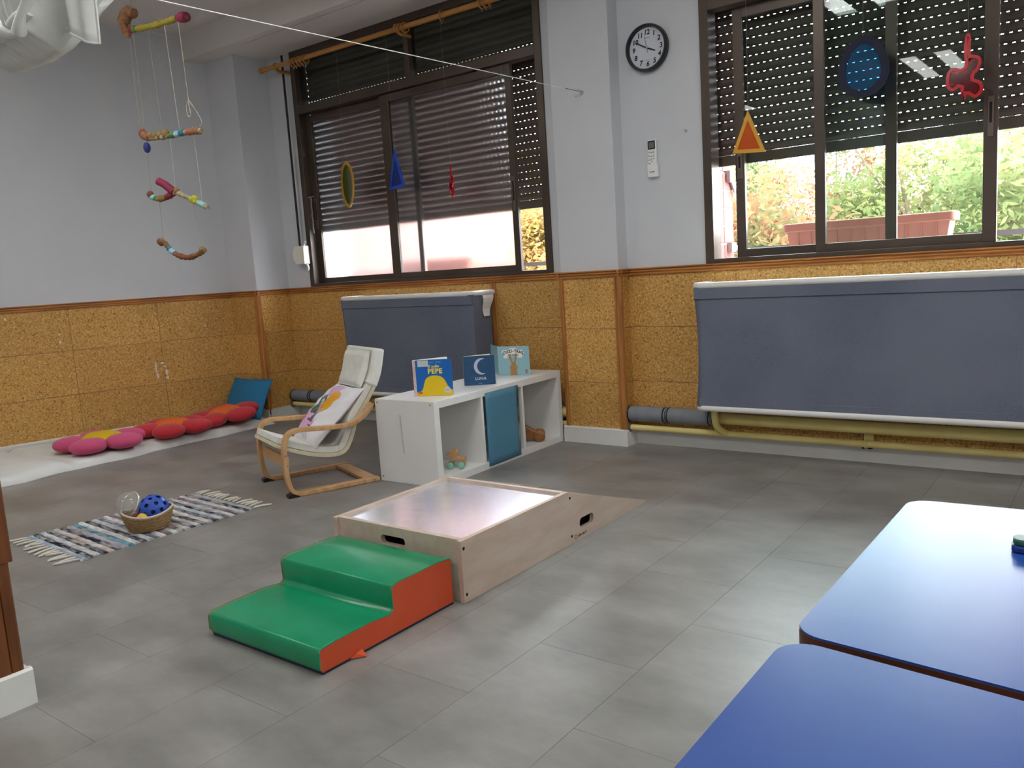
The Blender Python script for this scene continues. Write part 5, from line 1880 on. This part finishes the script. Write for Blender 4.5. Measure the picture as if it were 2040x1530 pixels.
for sgn in (-1, 1):
    for k in range(15):
        x = -RWID / 2 + 0.015 + k * (RWID - 0.03) / 14
        L_ = rd.uniform(0.055, 0.085)
        dx = rd.uniform(-0.03, 0.03)
        y0 = sgn * RLEN / 2
        pts = smooth_path([(x, y0, 0.006), (x + dx * .3, y0 + sgn * L_ * .4, 0.007), (x + dx, y0 + sgn * L_, 0.005)], 4)
        rr = [0.0035, 0.004, 0.0045, 0.005, 0.005, 0.0052, 0.005, 0.0046, 0.0035]
        obj('tassel', MB().tube(pts, rr[:len(pts)], 7), M_tas, rug, smooth=True)

# ================================================================== BASKET WITH BALLS
M_grass = mat('seagrass', '#a5865c', 0.85, noise=(120, '#7d6038', 0.9, 3), stretch=(0.5, 0.5, 2.5))
BC = Vector((-3.360, 1.765, 0.0118))
BA = math.atan2(0.886, 0.463)
bas = thing('basket', 'oval seagrass basket of balls standing on the rag rug', 'basket', tuple(BC), BA)
rx_, ry_ = 0.101, 0.088
nrow = 8
for r in range(nrow):
    z = 0.004 + r * 0.0090
    f_ = 0.75 + 0.25 * (r / (nrow - 1)) ** 0.8
    pts = []
    for k in range(48):
        a = 2 * PI * k / 48
        lift = 0.010 * (r / nrow) * math.cos(2 * a)
        wv = 1 + 0.014 * math.sin(k * PI / 2 * 1.0 + r * PI)
        pts.append((rx_ * f_ * wv * math.cos(a), ry_ * f_ * wv * math.sin(a), z + lift))
    obj('woven_coil', MB().tube(pts, 0.0055, 7, closed=True), M_grass, bas, smooth=True)
pts = [(rx_ * 1.01 * math.cos(2 * PI * k / 48), ry_ * 1.01 * math.sin(2 * PI * k / 48), 0.076 + 0.010 * math.cos(4 * PI * k / 48)) for k in range(48)]
obj('rim_binding', MB().tube(pts, 0.0045, 7, closed=True), mat('rim_cotton', '#cfc3b2', 0.85), bas, smooth=True)
obj('base', MB().lathe([(0, 0.0), (0.073, 0.0), (0.073, 0.006), (0, 0.006)], 32, sx=rx_ / 0.1, sy=ry_ / 0.1), M_grass, bas)


def BP(x, y, z):
    c, s = math.cos(BA), math.sin(BA)
    return (BC.x + x * c - y * s, BC.y + x * s + y * c, BC.z + z)


# blue ball with round holes: faces around the points of an icosphere, holes cut at each
bm = bmesh.new()
bmesh.ops.create_icosphere(bm, subdivisions=2, radius=0.067)
bmesh.ops.bevel(bm, geom=bm.verts[:], offset=0.0105, offset_type='OFFSET', segments=1, affect='VERTICES', profile=0.5)
bm.faces.ensure_lookup_table()
kill = []
for f_ in bm.faces:
    if len(f_.verts) in (5, 6) and f_.calc_area() < 0.00060:
        es = [e_.calc_length() for e_ in f_.edges]
        if max(es) < 0.0165:
            kill.append(f_)
bmesh.ops.delete(bm, geom=kill, context='FACES')
for v in bm.verts:
    v.co = v.co.normalized() * 0.067
me = bpy.data.meshes.new('shell')
bm.to_mesh(me)
bm.free()
M_ballblue = mat('blue_ball_plastic', '#2b53b8', 0.38, coat=0.1)
t = thing('perforated_ball', 'blue ball with round holes in the basket on the rug', 'ball', (-3.346, 1.786, 0.088), rot=(0.4, 0.3, 0.2))
o = obj('shell', me, M_ballblue, t)
md = o.modifiers.new('thickness', 'SOLIDIFY')
md.thickness = 0.004
md.offset = -1
md = o.modifiers.new('subsurf', 'SUBSURF')
md.levels = 2
md.render_levels = 2
for p in me.polygons:
    p.use_smooth = True
obj('core', MB().ball((0, 0, 0), 0.057, seg=24, rings=14), mat('ball_inside', '#16225a', 0.7), t, smooth=True)

M_clearball = see_through('clear_plastic', '#f4f4f2', 0.08, 1.7, body=0.20, bodyhex='#e4e3de')
t = thing('clear_ball', 'transparent plastic ball in the basket beside the blue one', 'ball', (-3.406, 1.716, 0.120))
mb = MB().ball((0, 0, 0), 0.058, seg=30, rings=18)
mb.v = [tuple(Vector(v) * (1 + 0.012 * math.sin(v[0] * 190) * math.sin(v[1] * 170 + v[2] * 150))) for v in mb.v]
obj('shell', mb, M_clearball, t, smooth=True)
obj('seam', MB().tube([(0.0585 * math.cos(2 * PI * k / 40), 0.0585 * math.sin(2 * PI * k / 40) * 0.5, 0.0585 * math.sin(2 * PI * k / 40) * 0.866) for k in range(40)], 0.0014, 5, closed=True), mat('clear_rim', '#d8d6cf', 0.3), t)
o = obj('small_ball', MB().ball((0, 0, 0), 0.028, seg=18, rings=12), mat('yellow_plastic', '#e0b63a', 0.4), loc=BP(-0.020, -0.046, 0.052), smooth=True)
tag(o, 'small yellow ball peeping over the basket rim', 'ball')
o = obj('small_ball', MB().ball((0, 0, 0), 0.026, seg=18, rings=12), mat('red_plastic', '#a8222e', 0.4), loc=BP(-0.045, 0.03, 0.040), smooth=True)
tag(o, 'small red ball between the clear ball and the blue one', 'ball')

# ================================================================== MIRROR BOX, RAMP, SOFT STEPS
X0, X1, Y0, Y1, BH = -2.208, -1.622, 1.815, 2.418, 0.200
t = thing('mirror_box', 'plywood activity box with a scratched mirror top behind the green steps', 'box', ((X0 + X1) / 2, (Y0 + Y1) / 2, 0))
hx, hy = (X1 - X0) / 2, (Y1 - Y0) / 2
P_ = 0.018
for s in (-1, 1):
    sp = obj('side_panel', MB().box(s * hx - (P_ if s > 0 else 0), s * hx + (0 if s > 0 else P_), -hy, hy, 0.0, BH), M_ply, t, bevel=0.0015)
    for yy in (-hy + 0.012,):
        for zz in (0.026, 0.174):
            obj('bolt_hole', MB().lathe([(0.0055, 0.0), (0.0055, 0.0006), (0, 0.0006)], 12, axis='x', center=(s * hx, yy, zz)), M_dark, sp)
to3 = lambda yc: (lambda a, b_, d: (a, yc + d, b_))
slot = [(a, b_) for a, b_ in rounded_rect(-0.068, 0.042, 0.138, 0.168, 0.012, 5)]
obj('front_panel', plate([(-hx + P_, 0), (hx - P_, 0), (hx - P_, BH), (-hx + P_, BH)], [slot], P_, to3(-hy + 0.010)), M_ply, t)
obj('rear_panel', plate([(-hx + P_, 0), (hx - P_, 0), (hx - P_, BH), (-hx + P_, BH)], [slot], P_, to3(hy - P_)), M_ply, t)
M_mirror = mat('scratched_mirror', '#eceef5', 0.22, metal=0.8, spec=0.8, noise=(14, '#d8dbe6', 0.5, 4), stretch=(1, 2.5, 1))
obj('mirror_top', MB().box(-hx + P_, hx - P_, -hy + P_ + 0.01, hy - P_, BH - 0.018, BH - 0.010), M_mirror, t)
obj('inner_shelf', MB().box(-hx + P_, hx - P_, -hy + 0.04, hy - P_, 0.004, 0.010), M_dark, t)  # near-black colour carries the shade inside the box

RY0, RY1 = 2.4195, 3.035
t = thing('ramp', 'plywood ramp sloping down from the mirror box towards the window wall', 'ramp', (0, 0, 0))
side = [(RY0, 0.0), (RY1, 0.0), (RY1, 0.003), (RY0, BH - 0.004)]
hs = rounded_rect(2.492, 2.590, 0.040, 0.078, 0.017, 6)
hs = [(a, b_ + (a - 2.54) * 0.0) for a, b_ in hs]
sp = obj('side_panel', plate(ccw(side), [hs], 0.016, lambda a, b_, d: (-1.626 - d, a, b_)), M_ply, t)
obj('side_panel', plate(ccw(side), [hs], 0.016, lambda a, b_, d: (-2.204 + d, a, b_)), M_ply, t)
dz = 0.010
obj('ramp_board', MB().prism([(RY0, BH - 0.004 - dz - 0.014), (RY0, BH - 0.004 - dz), (RY1 - 0.03, 0.0035), (RY1 - 0.06, 0.001)], -2.188, -1.642, 'x'), M_ply, t)
obj('cross_brace', MB().box(-2.188, -1.642, RY0 + 0.001, RY0 + 0.016, 0.0, 0.15), M_ply, t)
obj('bolt_hole', MB().lathe([(0.0055, 0.0), (0.0055, 0.0006), (0, 0.0006)], 12, axis='x', center=(-1.626, 2.4345, 0.172)), M_dark, sp)
obj('bolt_hole', MB().lathe([(0.0055, 0.0), (0.0055, 0.0006), (0, 0.0006)], 12, axis='x', center=(-1.626, 2.4345, 0.027)), M_dark, sp)
M_mark = mat('brown_stamp', '#6a4a38', 0.6)
obj('stamped_ring', plate(ellipse(2.462, 0.017, 0.0085, 0.0085, 24), [ellipse(2.462, 0.017, 0.0060, 0.0060, 24)], 0.0004, lambda a, b_, d: (-1.6258 + d, a, b_)), M_mark, sp)
lt = MB()
rd = random.Random(2)
y = 2.478
while y < 2.530:
    w = rd.uniform(0.0030, 0.0055)
    h0, h1 = (0.0115, rd.choice((0.0195, 0.0195, 0.0225)))
    lt.box(-1.6259, -1.6254, y, y + w * .35, h0, h1)
    lt.box(-1.6259, -1.6254, y, y + w, h0 if rd.random() < .5 else h1 - 0.002, (h0 + 0.002) if rd.random() < .3 else h1)
    y += w + 0.0016
obj('stamped_word', lt, M_mark, sp, kind='stuff')

# soft steps: vinyl-covered foam, two levels
SX0, SX1 = -2.150, -1.654
SYa, SYb, SYc = 1.276, 1.545, 1.800
Z1_, Z2_ = 0.070, 0.150
t = thing('soft_steps', 'green and orange vinyl soft-play steps in front of the mirror box', 'play block', ((SX0 + SX1) / 2, (SYa + SYc) / 2, 0))
cx0, cy0 = (SX0 + SX1) / 2, (SYa + SYc) / 2
sect = [(SYa - cy0 + 0.004, 0.006), (SYa - cy0 - 0.004, 0.020), (SYa - cy0 - 0.003, 0.063), (SYa - cy0 + 0.004, Z1_ + 0.001), (SYa - cy0 + 0.06, Z1_ + 0.005), (SYb - cy0 - 0.08, Z1_ + 0.006), (SYb - cy0 - 0.014, Z1_ - 0.001), (SYb - cy0, Z1_ + 0.010),
        (SYb - cy0 - 0.002, Z2_ - 0.012), (SYb - cy0 + 0.004, Z2_ - 0.002), (SYb - cy0 + 0.03, Z2_ + 0.002), (SYc - cy0 - 0.06, Z2_ + 0.003), (SYc - cy0 - 0.006, Z2_ - 0.003), (SYc - cy0, Z2_ - 0.014), (SYc - cy0, 0.006)]
hw = (SX1 - SX0) / 2
body = MB().prism(sect, -hw + 0.004, hw - 0.004, 'x')
obj('green_cover', body, M_green, t, bevel=0.003, smooth=True)
s2_ = [(a, b_) for a, b_ in sect]
for s in (-1, 1):
    obj('side_cover', MB().prism(s2_, s * hw - (0.005 if s > 0 else -0.0), s * hw + (0.0 if s > 0 else 0.005), 'x'), M_orange, t, bevel=0.002)
    pr = [(s * (hw - 0.001), a, b_) for a, b_ in sect]
    obj('seam_piping', MB().tube(pr[1:-1], 0.0022, 6), M_green, t)
obj('base', MB().box(-hw + 0.003, hw - 0.001, SYa - cy0 + 0.004, SYc - cy0 - 0.001, 0.0, 0.007), M_navy, t)
obj('zip_tab', MB().add([(hw - 0.002, -0.165, 0.003), (hw - 0.002, -0.115, 0.003), (hw + 0.026, -0.128, 0.003), (hw + 0.006, -0.148, 0.014), (hw - 0.002, -0.12, 0.016)], [(0, 1, 2), (0, 2, 3), (3, 2, 4), (1, 4, 2), (0, 3, 4, 1)]), M_orange, t)

# ================================================================== BLUE TABLES
def table(loc, corners, label):
    """corners: near-left, near-right, far-right, far-left, relative to loc"""
    h = 0.500
    t = thing('table', label, 'table', loc, group='blue nursery tables')
    r = 0.042
    th = 0.030
    ring_ = rounded_poly(corners, r)
    obj('edge_band', plate(ring_, [], th - 0.003, lambda a, b_, q: (a, b_, h - th + q)), M_tabedge, t)
    inner = rounded_poly([(a + (0.0012 if a < 0.5 else -0.0012), b_ + (0.0012 if b_ < 0.4 else -0.0012)) for a, b_ in corners], r)
    obj('tabletop', plate(inner, [], 0.003, lambda a, b_, q: (a, b_, h - 0.003 + q)), M_blue_top, t)
    cx_m = sum(c[0] for c in corners) / 4
    cy_m = sum(c[1] for c in corners) / 4
    leg_at = [(a + (0.06 if a < cx_m else -0.06), b_ + (0.06 if b_ < cy_m else -0.06)) for a, b_ in corners]
    for k in range(4):
        a, b_ = Vector(leg_at[k]), Vector(leg_at[(k + 1) % 4])
        d_ = (b_ - a).normalized()
        n_ = Vector((-d_.y, d_.x)) * 0.009
        q = [a + n_, a - n_, b_ - n_, b_ + n_]
        obj('apron', MB().prism([tuple(v) for v in q], h - 0.09, h - th, 'z'), M_tabedge, t)
        x, y = leg_at[k]
        l = obj('leg', MB().lathe([(0.020, 0.008), (0.022, 0.02), (0.022, h - th)], 16, center=(x, y, 0)), MATS['birch_wood'], t, smooth=True)
        obj('foot_cap', MB().lathe([(0.021, 0.0), (0.021, 0.010)], 16, center=(x, y, 0)), M_black, l)
    return t


table((-0.360, 1.064, 0), [(0, 0), (1.2, -0.120), (1.2, 0.770), (0.008, 0.705)], 'blue-topped table nearer the window, with the small toy on it')
table((-0.361, 0.320, 0), [(0, 0), (1.2, -0.070), (1.2, 0.598), (0.0, 0.725)], 'blue-topped table in the foreground corner nearest the viewer')
t = thing('table_toy', 'small navy, green and white toy at the right edge of the far blue table', 'toy', (-0.118, 1.538, 0.5005), 0.1)
obj('base', MB().prism(rounded_rect(-0.032, 0.032, -0.02, 0.02, 0.012, 5), 0.0, 0.012, 'z'), mat('toy_navy', '#1c3580', 0.35), t, bevel=0.003)
obj('middle', MB().prism(rounded_rect(-0.030, 0.030, -0.018, 0.018, 0.012, 5), 0.012, 0.022, 'z'), mat('toy_green', '#2d5f4c', 0.4), t, bevel=0.003)
obj('cap', MB().ball((0.008, 0, 0.021), 0.021, 0.015, 0.014, 16, 10), mat('toy_white', '#dfe4e2', 0.25), t, smooth=True)
